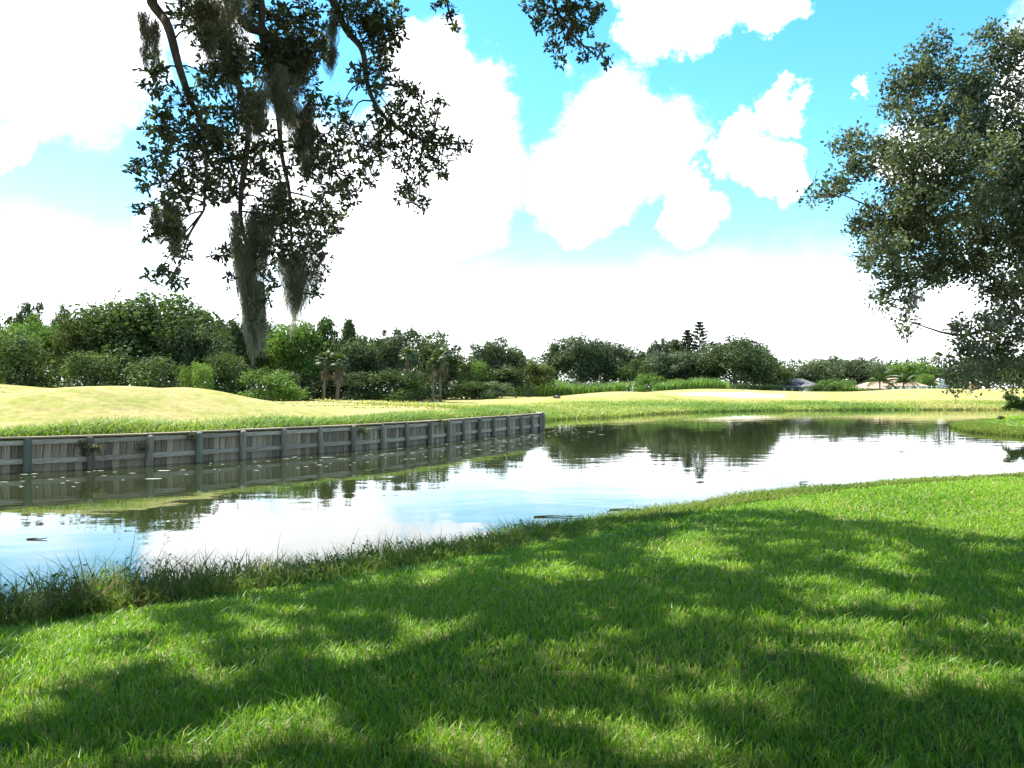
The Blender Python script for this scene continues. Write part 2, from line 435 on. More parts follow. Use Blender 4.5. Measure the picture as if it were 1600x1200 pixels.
def height(X, Y):
    X = np.asarray(X, float); Y = np.asarray(Y, float)
    dn, df, dw, dl = seg_dist(X, Y, NEAR), seg_dist(X, Y, FARS), seg_dist(X, Y, WALLP), seg_dist(X, Y, LEFT_END)
    ins = inside(X, Y, POND)
    # each shore's own profile
    zn = 1.02 * (1 - np.exp(-dn / 4.2)) + .03 * vnoise(X, Y, .7, 3) * np.clip(dn / 3, 0, 1)
    zf = .75 * (1 - np.exp(-df / 3.5)) + .55 * np.clip((df - 6) / 40, 0, 1)
    zw = -.6 + 1.64 * np.clip((dw - .75) / .3, 0, 1) + .75 * (1 - np.exp(-np.maximum(dw - 1.5, 0) / 14))
    b = np.zeros_like(X)
    for bx, by, h, ra, rc, hd in BUMPS:
        u = (X - bx) * math.cos(hd) + (Y - by) * math.sin(hd); v = -(X - bx) * math.sin(hd) + (Y - by) * math.cos(hd)
        b += h * np.exp(-(u / ra) ** 2 - (v / rc) ** 2)
    wn, wf, ww = np.exp(-dn / 1.6), np.exp(-df / 1.6), np.exp(-dw / 1.6)
    far_all = np.maximum(np.maximum(wn, wf), np.maximum(ww, 1e-30))
    wn, wf, ww = wn / far_all, wf / far_all, ww / far_all
    z = (wn * zn + wf * zf + ww * zw) / (wn + wf + ww + 1e-12)
    land_far = (wf + ww) / (wn + wf + ww + 1e-12)
    shore = np.minimum(df, dw)
    z = z + b * np.clip((shore - .8) / 4, 0, 1) * land_far + .05 * vnoise(X, Y, .35, 9) * np.clip((shore - 2) / 6, 0, 1) * land_far
    bed = -1.1 * (1 - np.exp(-np.minimum(np.minimum(dn, df), np.minimum(dw + .4, dl)) / 1.6))
    return np.where(ins, bed, z)

def zat(x, y): return float(height(np.array([float(x)]), np.array([float(y)]))[0])

def is_near_land(X, Y):
    dn = seg_dist(X, Y, NEAR); o = np.minimum(np.minimum(seg_dist(X, Y, FARS), seg_dist(X, Y, WALLP)), seg_dist(X, Y, LEFT_END) + 0)
    return dn < o

def build_ground():
    ang = np.concatenate([np.radians(np.arange(-44, 44.01, .25)), np.radians(np.arange(47, 314, 3.0))])
    rad = [0.6]
    while rad[-1] < 900: rad.append(rad[-1] * (1.018 if rad[-1] < 170 else 1.06) + .02)
    rad = np.array(rad)
    A, R = np.meshgrid(ang, rad)
    X, Y = R * np.sin(A), R * np.cos(A)
    Z = height(X, Y)
    far_fall = np.clip((R - 260) / 500, 0, 1)
    Z = Z * (1 - far_fall) + .6 * far_fall
    V = np.stack([X, Y, Z], -1).reshape(-1, 3)
    nr, na = X.shape
    i, j = np.meshgrid(np.arange(nr - 1), np.arange(na), indexing='ij')
    j2 = (j + 1) % na
    Q = np.stack([i * na + j, (i + 1) * na + j, (i + 1) * na + j2, i * na + j2], -1).reshape(-1, 4)[:, ::-1]
    V = np.vstack([V, [[0, 0, zat(0, 0)]]])
    c = len(V) - 1
    fan = np.stack([np.arange(na), (np.arange(na) + 1) % na, np.full(na, c)], -1)
    ctr = V[Q].mean(1)
    near = is_near_land(ctr[:, 0], ctr[:, 1])
    bed = inside(ctr[:, 0], ctr[:, 1], POND) & (ctr[:, 2] < -.12)
    # dryness of the turf on the golf side
    dw, df = seg_dist(V[:, 0], V[:, 1], WALLP), seg_dist(V[:, 0], V[:, 1], FARS)
    dry = np.full(len(V), .86)
    dry -= .55 * np.exp(-(dw / 2.2) ** 2)
    x, y = V[:, 0], V[:, 1]
    def patch(cx, cy, rx, ry, hd=0):
        u = (x - cx) * math.cos(hd) + (y - cy) * math.sin(hd); v = -(x - cx) * math.sin(hd) + (y - cy) * math.cos(hd)
        return np.exp(-((u / rx) ** 2 + (v / ry) ** 2) ** 2)
    dry -= .62 * patch(-29, 47.5, 5.5, 3.5, .2)                       # green hollow at the left edge
    dry -= .5 * patch(-24, 72, 13, 7, .0)                           # green apron under the trees
    dry -= .45 * patch(-9, 70, 11, 7, 0)
    dry -= .38 * patch(0, 60, 5, 9, 0)
    dry -= .55 * np.exp(-(np.maximum(df - 10, 0) / 8) ** 2) * (y > 66)      # green margin along the far bank
    dry -= .6 * np.clip((np.hypot(x, y) - 165) / 15, 0, 1)
    dry = np.clip(dry, .05, 1)
    def sub(name, mask, fans, mat, tint):
        q = Q[mask]; used = np.unique(np.concatenate([q.ravel(), fans.ravel()]) if len(fans) else q.ravel())
        mp = np.full(len(V), -1); mp[used] = np.arange(len(used))
        me = mesh(name, V[used], [mp[q]] + ([mp[fans][:, ::-1]] if len(fans) else []), [mat], tint[used], smooth=True)
        return tag(obj(name, me), kind='structure')
    sub('lawn', near & ~bed, fan, M_SOIL, dry)
    sub('golf_course', ~near & ~bed, np.zeros((0, 3), int), M_TURF, dry)
    sub('pond_bed', bed, np.zeros((0, 3), int), M_SOIL, dry)
build_ground()

def build_water():
    V = [(x, y, 0) for x, y in ((-60, -12), (100, -12), (100, 125), (-60, 125))]
    o = obj('pond', mesh('pond', V, [np.array([[0, 1, 2, 3]])], [M_WATER]))
    tag(o, 'still pond reflecting the white sky and trees', kind='structure')
build_water()

# sand bunkers, draped on the mounds
def bunker(name, cx, cy, rx, ry, seed):
    r = np.random.default_rng(seed)
    n, k = 40, 7
    a = np.arange(n) * 2 * np.pi / n
    wob = 1 + .16 * np.sin(2 * a + r.uniform(0, 6)) + .12 * np.sin(3 * a + r.uniform(0, 6)) + .05 * np.sin(7 * a)
    V = [(cx, cy)]
    for q in range(1, k + 1): V += [(cx + rx * q / k * w * math.cos(t), cy + ry * q / k * w * math.sin(t)) for t, w in zip(a, wob)]
    V = np.array(V); z = height(V[:, 0], V[:, 1]) + .05
    V = np.column_stack([V, z])
    T = [(0, 1 + j, 1 + (j + 1) % n) for j in range(n)]
    Q = [(1 + q * n + j, 1 + (q + 1) * n + j, 1 + (q + 1) * n + (j + 1) % n, 1 + q * n + (j + 1) % n) for q in range(k - 1) for j in range(n)]
    tag(obj(name, mesh(name, V, [np.array(Q), np.array(T)], [M_SAND], smooth=True)), kind='structure')
bunker('sand_bunker', 37, 139.5, 8.0, 3.6, 1)
bunker('sand_bunker', -15.6, 65.5, 1.7, 2.2, 2)

# ------------------------------------------------------------------ the timber seawall
def build_seawall():
    seg = np.hypot(*np.diff(WALLP, axis=0).T); s = np.concatenate([[0], np.cumsum(seg)])
    def at(t): return np.array([np.interp(t, s, WALLP[:, 0]), np.interp(t, s, WALLP[:, 1])])
    i0 = np.argmin(np.hypot(WALLP[:, 0] + 15.4, WALLP[:, 1] - 27)); t0 = s[i0]
    ts = np.arange(t0 - 4 * 1.83, s[-1], 1.83)
    pts = np.array([at(t) for t in ts])
    root = tag(obj('seawall', None, loc=(pts[0][0], pts[0][1], 0)),
               'weathered grey timber seawall with round posts holding the grassy bank above the pond', 'seawall')
    O = Vector((pts[0][0], pts[0][1], 0))
    # unit meshes shared by alike pieces
    pm = MB(); n = 12
    zs = [-1.2, .2, .95, 1.03, 1.06]; rs = [.13, .128, .125, .115, .06]
    pm.tube([(0, 0, z) for z in zs], rs, n=n)
    post_meshes = [pm.mesh('post', [m], smooth=True) for m in (M_WOOD, M_GREENPOST)]
    pk = MB(); pk.box((-.5, -.022, -.9), (.5, .022, .985)); plank_me = pk.mesh('plank', [M_PLANK])
    rl = MB(); rl.box((-.5, -.04, -.08), (.5, .04, .08)); rail_me = rl.mesh('rail', [M_RAIL])
    cp = MB(); cp.box((-.5, -.17, -.025), (.5, .17, .025)); cap_me = cp.mesh('cap_board', [M_CAP])
    r = random.Random(3)
    for k in range(len(pts)):
        p = pts[k]; q = pts[min(k + 1, len(pts) - 1)] ; q0 = pts[max(k - 1, 0)]
        tn = unit(q - q0); nrm = np.array([tn[1], -tn[0]])          # towards the water
        green = k in (4, 7) or r.random() < .03
        o = obj('post', post_meshes[1 if green else 0], root, Vector((*(p + nrm * .14), r.uniform(-.03, .03))) - O, (r.gauss(0, .03), r.gauss(0, .03), r.uniform(0, 6)))
        if green: o['label'] = 'green stained post'
        if k + 1 == len(pts): break
        d = q - p; ln = np.hypot(*d); t = d / ln; nn = np.array([t[1], -t[0]]); az = math.atan2(t[1], t[0])
        mid = (p + q) / 2
        nb = 8
        for b in range(nb):
            c = p + d * ((b + .5) / nb) + nn * r.uniform(-.012, .012)
            obj('plank', plank_me, root, Vector((*c, r.uniform(-.02, .012))) - O, (r.uniform(-.012, .012), r.uniform(-.016, .016), az), (ln / nb * r.uniform(.92, .985), 1, 1))
        for z, th in ((.93, .95), (.335, 1.05)):
            obj('rail', rail_me, root, Vector((*(mid + nn * .072), z + r.uniform(-.012, .012))) - O, (0, r.uniform(-.006, .006), az), (ln * .985, 1, th))
        obj('cap_board', cap_me, root, Vector((*(mid + nn * -.02), 1.085 + r.uniform(-.006, .006))) - O, (r.uniform(-.02, .02), 0, az), (ln * .992, 1, 1))
    # earth packed behind the boards
    V = []; tt = []
    fine = np.linspace(ts[0], s[-1], 160)
    for t in fine:
        a = at(t); b = at(t + .05); c = at(t - .05); tn = unit(b - c); nl = np.array([-tn[1], tn[0]])
        for off, z in ((.04, .6), (.06, 1.055), (.5, 1.07), (1.75, None)):
            g = a + nl * off
            V.append((*g, z if z is not None else zat(*g) - .03)); tt.append(.35)
    n = len(fine); Q = [(4*i+j, 4*(i+1)+j, 4*(i+1)+j+1, 4*i+j+1) for i in range(n-1) for j in range(3)]
    tag(obj('grass_verge', mesh('grass_verge', V, [np.array(Q)], [M_TURF], tt, smooth=True)), kind='structure')
    return at, ts, s
wall_at, wall_ts, wall_s = build_seawall()

# ------------------------------------------------------------------ grass
def in_view(X, Y, margin=260):
    px = HX + X / np.maximum(Y, .1) * F
    return (Y > 1.5) & (px > -margin) & (px < 1600 + margin)

def scatter_near(y0, y1, dens, rg):
    x0, x1 = -.85 * y1 - 2, .85 * y1 + 2
    n = int((x1 - x0) * (y1 - y0) * dens)
    X = rg.uniform(x0, x1, n); Y = rg.uniform(y0, y1, n)
    k = in_view(X, Y, 620 if y1 < 9 else 260)
    return X[k], Y[k]

def build_lawn_grass():
    rg = np.random.default_rng(11)
    Vs, Qs, Ts, tn = [], [], [], []; off = 0
    for (y0, y1, dens, w, h) in ((2.4, 5.0, 3600, .0056, .075), (5.0, 8.0, 2200, .0075, .072), (8.0, 12.0, 1150, .011, .070), (12.0, 18.0, 520, .018, .068), (18.0, 32.0, 190, .032, .07), (32.0, 75.0, 34, .075, .11)):
        X, Y = scatter_near(y0, y1, dens, rg)
        dn = seg_dist(X, Y, NEAR)
        k = ~inside(X, Y, POND) & (dn > 1.0) & is_near_land(X, Y)
        X, Y = X[k], Y[k]; n = len(X)
        clump = .5 + .5 * vnoise(X, Y, 3.2, 21)
        H = h * (.55 + .7 * rg.random(n) ** 1.3 + .45 * np.clip(clump - .45, 0, 1)) * np.where(rg.random(n) < .03, 1.7, 1)
        W = w * rg.uniform(.65, 1.25, n)
        B = np.column_stack([X, Y, height(X, Y) - .005])
        V, Q, T = blades(B, H, W, rg.uniform(0, 6.28, n), rg.uniform(.05, .6, n), rg.uniform(.1, .6, n), rg)
        t = np.clip(.47 + .24 * vnoise(X, Y, 1.1, 5) + .28 * (rg.random(n) - .5), 0, .78)
        straw = rg.random(n) < (.08 + .22 * np.clip(vnoise(X, Y, 1.7, 8), 0, 1)); t = np.where(straw, rg.uniform(.85, 1, n), t)
        Vs.append(V); Qs.append(Q + off); Ts.append(T + off); tn.append(np.repeat(t, 5)); off += len(V)
    o = obj('lawn_grass', mesh('lawn_grass', np.concatenate(Vs), [np.concatenate(Qs), np.concatenate(Ts)], [M_LAWN], np.concatenate(tn)))
    tag(o, 'thick green lawn grass in dappled shade on the near bank', 'grass', kind='stuff')
build_lawn_grass()

def build_bank_weeds():
    rg = np.random.default_rng(13)
    L = np.concatenate([[0], np.cumsum(np.hypot(*np.diff(NEAR, axis=0).T))])
    i0, i1 = 2, 16
    n = 70000
    s = rg.uniform(L[i0], L[i1], n)
    bx = np.interp(s, L, NEAR[:, 0]); by = np.interp(s, L, NEAR[:, 1])
    e = 0.3
    tx = np.interp(s + e, L, NEAR[:, 0]) - np.interp(s - e, L, NEAR[:, 0]); ty = np.interp(s + e, L, NEAR[:, 1]) - np.interp(s - e, L, NEAR[:, 1])
    l = np.hypot(tx, ty); nx, ny = ty / l, -tx / l                    # towards the lawn
    wdt = 1.9 + .35 * vnoise(s, s * 0, .9, 4)
    off = -.12 + (wdt + .12) * rg.random(n) ** .9
    X, Y = bx + nx * off, by + ny * off
    keep = in_view(X, Y, 260); X, Y, off = X[keep], Y[keep], off[keep]; n = len(X)
    left = np.clip((1.0 - X) / 5.0, 0, 1)                             # tall and rank at the left, shade painted into its tint; short, sunny right
    far = np.clip((Y - 20) / 10, 0, 1)
    H = (.24 + .24 * left) * (.55 + .6 * rg.random(n)) * (1 + .35 * vnoise(X, Y, 1.6, 2)) * np.clip(1.25 - off / 2.6, .45, 1.2)
    W = (.012 + .012 * np.clip((Y - 12) / 8, 0, 1) + .02 * far) * rg.uniform(.6, 1.4, n)
    t = np.clip(.42 + .22 * (1 - left) + .22 * vnoise(X, Y, .9, 6) + .28 * (rg.random(n) - .5), 0, .82)
    brown = rg.random(n) < (.10 + .32 * left * np.clip(.4 + vnoise(X, Y, .8, 17), 0, 1)); t = np.where(brown, rg.uniform(.84, 1, n), t)
    B = np.column_stack([X, Y, np.maximum(height(X, Y), -.06) - .01])
    V, Q, T = blades(B, H, W, rg.uniform(0, 6.28, n), rg.uniform(.05, .6, n), rg.uniform(.1, .8, n), rg)
    # seed stalks standing above the rest
    m = 260
    pick = rg.integers(0, n, m); kk = rg.random(m) < .3 + .7 * left[pick]; pick = pick[kk]; m = len(pick)
    V2, Q2, T2 = blades(B[pick], H[pick] * 1.2 + rg.uniform(.12, .34, m), np.full(m, .009), rg.uniform(0, 6.28, m), rg.uniform(0, .25, m), rg.uniform(0, .25, m), rg)
    # broad-leaved weeds between the grasses
    m3 = 42000; p3 = rg.integers(0, n, m3)
    C = B[p3] + np.column_stack([rg.normal(0, .05, m3), rg.normal(0, .05, m3), rg.uniform(.05, 1, m3) * H[p3] * .85])
    nn = unit(rg.normal(size=(m3, 3)) + np.array([0, 0, .8]))
    V3, Q3 = leaf_cards(C, nn, rg.uniform(.035, .085, m3), .45, rg)
    a, b = len(V), len(V) + len(V2)
    tint = np.concatenate([np.repeat(t, 5), np.repeat(rg.uniform(.1, .95, m), 5), np.repeat(np.clip(t[p3] - .25, 0, 1), 4)])
    o = obj('bank_weeds', mesh('bank_weeds', np.concatenate([V, V2, V3]), [np.concatenate([Q, Q2 + a, Q3 + b]), np.concatenate([T, T2 + a])], [M_WEED], tint))
    tag(o, 'rank weeds and tall grass along the near water edge', 'weeds', kind='stuff')
build_bank_weeds()

def build_far_grass():
    rg = np.random.default_rng(17)
    # long grass on top of the seawall
    n = 22000
    t = rg.uniform(wall_ts[0], wall_s[-1], n)
    A = np.array([wall_at(q) for q in t]); Bq = np.array([wall_at(q + .1) for q in t])
    tn = unit(Bq - A + 1e-9); nl = np.column_stack([-tn[:, 1], tn[:, 0]])
    off = .35 + 2.0 * rg.random(n) * (1 + .25 * vnoise(A[:, 0], A[:, 1], .8, 1))
    XY = A + nl * off[:, None]
    H = (.24 + .28 * rg.random(n)) * (1 + .4 * vnoise(XY[:, 0], XY[:, 1], 1.1, 3)) * np.clip(off / .9, .35, 1)
    W = .014 + XY[:, 1] * .0006
    tt = np.clip(.42 + .25 * vnoise(XY[:, 0], XY[:, 1], .8, 5) + .3 * (rg.random(n) - .5), 0, 1)
    B = np.column_stack([XY, np.maximum(height(XY[:, 0], XY[:, 1]), 1.05) - .01])
    V, Q, T = blades(B, H, W, rg.uniform(0, 6.28, n), rg.uniform(.05, .5, n), rg.uniform(.1, .7, n), rg)
    tag(obj('verge_grass', mesh('verge_grass', V, [Q, T], [M_ROUGH], np.repeat(tt, 5))), 'long green grass growing along the top of the timber seawall', 'grass', kind='stuff')
    # rough on the far bank and beyond the end of the wall
    n = 30000
    L = np.concatenate([[0], np.cumsum(np.hypot(*np.diff(FARS, axis=0).T))])
    s = rg.uniform(0, L[-1], n)
    bx = np.interp(s, L, FARS[:, 0]); by = np.interp(s, L, FARS[:, 1])
    tx = np.interp(s + .5, L, FARS[:, 0]) - np.interp(s - .5, L, FARS[:, 0]); ty = np.interp(s + .5, L, FARS[:, 1]) - np.interp(s - .5, L, FARS[:, 1])
    l = np.hypot(tx, ty) + 1e-9; nx, ny = ty / l, -tx / l
    off = rg.random(n) ** 1.6 * 16
    X, Y = bx + nx * off, by + ny * off
    m = 9000
    X2, Y2 = rg.uniform(-14, 3, m), rg.uniform(53, 80, m)
    k2 = (seg_dist(X2, Y2, WALLP) > 2) & (vnoise(X2, Y2, .35, 12) > -.15) & (X2 > -12 + (Y2 - 53) * .1)
    X, Y = np.concatenate([X, X2[k2]]), np.concatenate([Y, Y2[k2]]); off = np.concatenate([off, np.full(k2.sum(), 5.)])
    k = ~inside(X, Y, POND) & in_view(X, Y, 200); X, Y, off = X[k], Y[k], off[k]; n = len(X)
    H = (.14 + .26 * rg.random(n)) * (1 + .5 * vnoise(X, Y, .5, 3)) * np.where(off < 2.5, 1.35, 1)
    tt = np.clip(.56 + .6 * vnoise(X, Y, .18, 7) + .35 * (rg.random(n) - .5) + .2 * (off > 9) + .25 * ((X > 34) & (off < 3)), 0, 1)
    B = np.column_stack([X, Y, height(X, Y) - .02])
    V, Q, T = blades(B, H, .03 + Y * .0006, rg.uniform(0, 6.28, n), rg.uniform(.05, .5, n), rg.uniform(.1, .7, n), rg)
    tag(obj('rough_grass', mesh('rough_grass', V, [Q, T], [M_ROUGH], np.repeat(tt, 5))), 'uncut green and yellow grass along the far bank of the pond', 'grass', kind='stuff')
build_far_grass()

def mound_wear():
    # divots and brown clipped tufts in rough rows over the dry mounds
    rg = np.random.default_rng(19); n = 26000
    X, Y = rg.uniform(-36, -2, n), rg.uniform(31, 62, n)
    row = np.sin((Y - .55 * X + 1.5 * vnoise(X, Y, .2, 3)) * 2.4)
    k = (row > .55) & (vnoise(X, Y, .22, 31) > .08) & (seg_dist(X, Y, WALLP) > 2.8) & ~inside(X, Y, POND) & ~is_near_land(X, Y)
    X, Y = X[k], Y[k]; n = len(X)
    B = np.column_stack([X, Y, height(X, Y) - .01])
    V, Q, T = blades(B, rg.uniform(.03, .09, n), rg.uniform(.04, .10, n), rg.uniform(0, 6.28, n), rg.uniform(.1, .6, n), rg.uniform(.1, .7, n), rg)
    tag(obj('clipped_tufts', mesh('clipped_tufts', V, [Q, T], [M_WEED], np.repeat(rg.uniform(.7, 1, n), 5))), 'brown clipped tufts in rows over the dry mound', 'grass', kind='stuff')
mound_wear()
# ------------------------------------------------------------------ background trees
def jitter_path(a, b, k, amp, rg):
    a, b = np.asarray(a, float), np.asarray(b, float)
    t = np.linspace(0, 1, k)[:, None]
    p = a + (b - a) * t
    p[1:-1] += rg.normal(0, amp, (k - 2, 3))
    return p

def unit_tree(kind, seed, nleaf):
    """a tree one unit high and about one unit wide: (trunk mesh, crown mesh)"""
    rg = np.random.default_rng(seed)
    tb = MB(); C, R = [], []
    if kind == 'dense':          # foliage almost to the ground
        n = 74
        u = unit(rg.normal(size=(n, 3))); u[:, 2] = np.where(u[:, 2] < -.55, -u[:, 2], u[:, 2])
        rr = rg.uniform(.35, 1.08, n)[:, None]
        C = u * rr * np.array([.43, .43, .43]) + np.array([0, 0, .50]); R = np.clip(rg.lognormal(-2.3, .38, n), .045, .19)
        base, tr = .05, .030
    elif kind == 'open':         # clumps with sky between them
        n = 44
        u = unit(rg.normal(size=(n, 3))); rr = rg.uniform(.35, 1.0, n)[:, None]
        C = u * rr * np.array([.42, .42, .33]) + np.array([0, 0, .60]); R = np.clip(rg.lognormal(-2.5, .4, n), .04, .16)
        base, tr = .16, .026
    elif kind == 'tall':         # narrow, several tops
        n = 34
        z = rg.uniform(.12, .95, n); w = .40 * np.sqrt(np.clip(1.04 - z, 0, 1)) * (.55 + .45 * np.sin(z * 9 + seed))
        a = rg.uniform(0, 6.28, n); q = rg.uniform(.3, 1, n)
        C = np.column_stack([np.cos(a) * w * q, np.sin(a) * w * q, z]); R = rg.uniform(.07, .13, n)
        base, tr = .08, .022
    else:                        # shrub: several stems, low dome
        n = 34
        u = unit(rg.normal(size=(n, 3))); u[:, 2] = np.abs(u[:, 2])
        C = u * rg.uniform(.5, .95, n)[:, None] * np.array([.44, .44, .80]) + np.array([0, 0, .06]); R = rg.uniform(.10, .18, n)
        base, tr = .0, .018
    C[:, 2] = np.minimum(C[:, 2], 1 - R * .8)
    # trunk and limbs
    if kind == 'shrub':
        for k in range(5):
            a = rg.uniform(0, 6.28); tb.tube(jitter_path((.04*math.cos(a), .04*math.sin(a), -.03), (.25*math.cos(a), .25*math.sin(a), rg.uniform(.4, .7)), 4, .015, rg), [tr, tr*.8, tr*.6, tr*.3], 5)
    else:
        top = .72 if kind != 'tall' else .92
        trunk = jitter_path((0, 0, -.03), (rg.normal(0, .03), rg.normal(0, .03), top), 7, .012, rg)
        tb.tube(trunk, np.linspace(tr * 1.25, tr * .3, 7), 7)
        for k in range(min(n, 18)):
            z0 = np.clip(C[k, 2] - rg.uniform(.12, .3), .12, top - .05)
            s = np.array([np.interp(z0, trunk[:, 2], trunk[:, i]) for i in range(3)])
            tb.tube(jitter_path(s, C[k], 4, .018, rg), [tr * .45, tr * .34, tr * .22, tr * .1], 4)
    # leaves: on the outer part of each clump, most of them on the upper side
    per = np.maximum(8, (nleaf * R ** 2 / np.sum(R ** 2))).astype(int)
    idx = np.repeat(np.arange(n), per); m = len(idx)
    d = unit(rg.normal(size=(m, 3)) + np.array([0, 0, .25]))
    rad = rg.uniform(.3, 1.12, m) ** .6 * np.where(rg.random(m) < .06, rg.uniform(1, 1.6, m), 1)
    rough = 1 + .22 * np.sin(d[:, 0] * 7 + idx) * np.sin(d[:, 1] * 8 + idx * 2) + .15 * rg.normal(size=m)
    pts = C[idx] + d * (R[idx] * rad * rough)[:, None]
    nr = unit(d + .75 * rg.normal(size=(m, 3)))
    V, Q = leaf_cards(pts, nr, np.clip(rg.lognormal(-3.55, .35, m), .012, .06), .66, rg)
    keep = V[:, 2].reshape(-1, 4).min(1) > -.02
    V = V.reshape(-1, 4, 3)[keep].reshape(-1, 3); Q = np.arange(len(V)).reshape(-1, 4)
    tint = np.clip(.45 + .22 * rg.normal(size=n)[idx] + .15 * rg.normal(size=m), 0, 1)[keep]
    return tb.mesh('trunk', [M_BARK], smooth=True), mesh('crown', V, [Q], [M_TREE], np.repeat(tint, 4))

PROTO = {'dense': [unit_tree('dense', 31 + k, 15000) for k in range(3)], 'open': [unit_tree('open', 51 + k, 10000) for k in range(3)],
         'tall': [unit_tree('tall', 71 + k, 11000) for k in range(2)], 'shrub': [unit_tree('shrub', 91 + k, 9000) for k in range(3)]}

GREENS = {'deep': (.070, .098, .044), 'mid': (.076, .116, .038), 'bright': (.115, .190, .040), 'olive': (.085, .105, .036), 'grey': (.090, .116, .066),
          'lime': (.15, .23, .05), 'silver': (.105, .150, .080)}
tree_count = {}
def tree(name, kind, px, top, width, depth, col, label, cat, group, var=None, base_drop=0.0):
    x = (px - HX) / F * depth
    zb = zat(x, depth) - base_drop
    zt = EYE - (top - HY) / F * depth
    h = (zt - zb) * 1.07
    w = width / F * depth
    k = tree_count.get(kind, 0); tree_count[kind] = k + 1
    tm, cm = PROTO[kind][(k if var is None else var) % len(PROTO[kind])]
    root = tag(obj(name, None, loc=(x, depth, zb), rot=(0, 0, (k * 2.399) % 6.283)), label, cat, group)
    sc = (w * 1.02, w * 1.02, h)
    t = obj('trunk' if kind != 'shrub' else 'stem', tm, root, scl=sc)
    c = obj('crown' if kind != 'shrub' else 'foliage', cm, root, scl=sc)
    c.color = (*GREENS[col], 1)
    return root

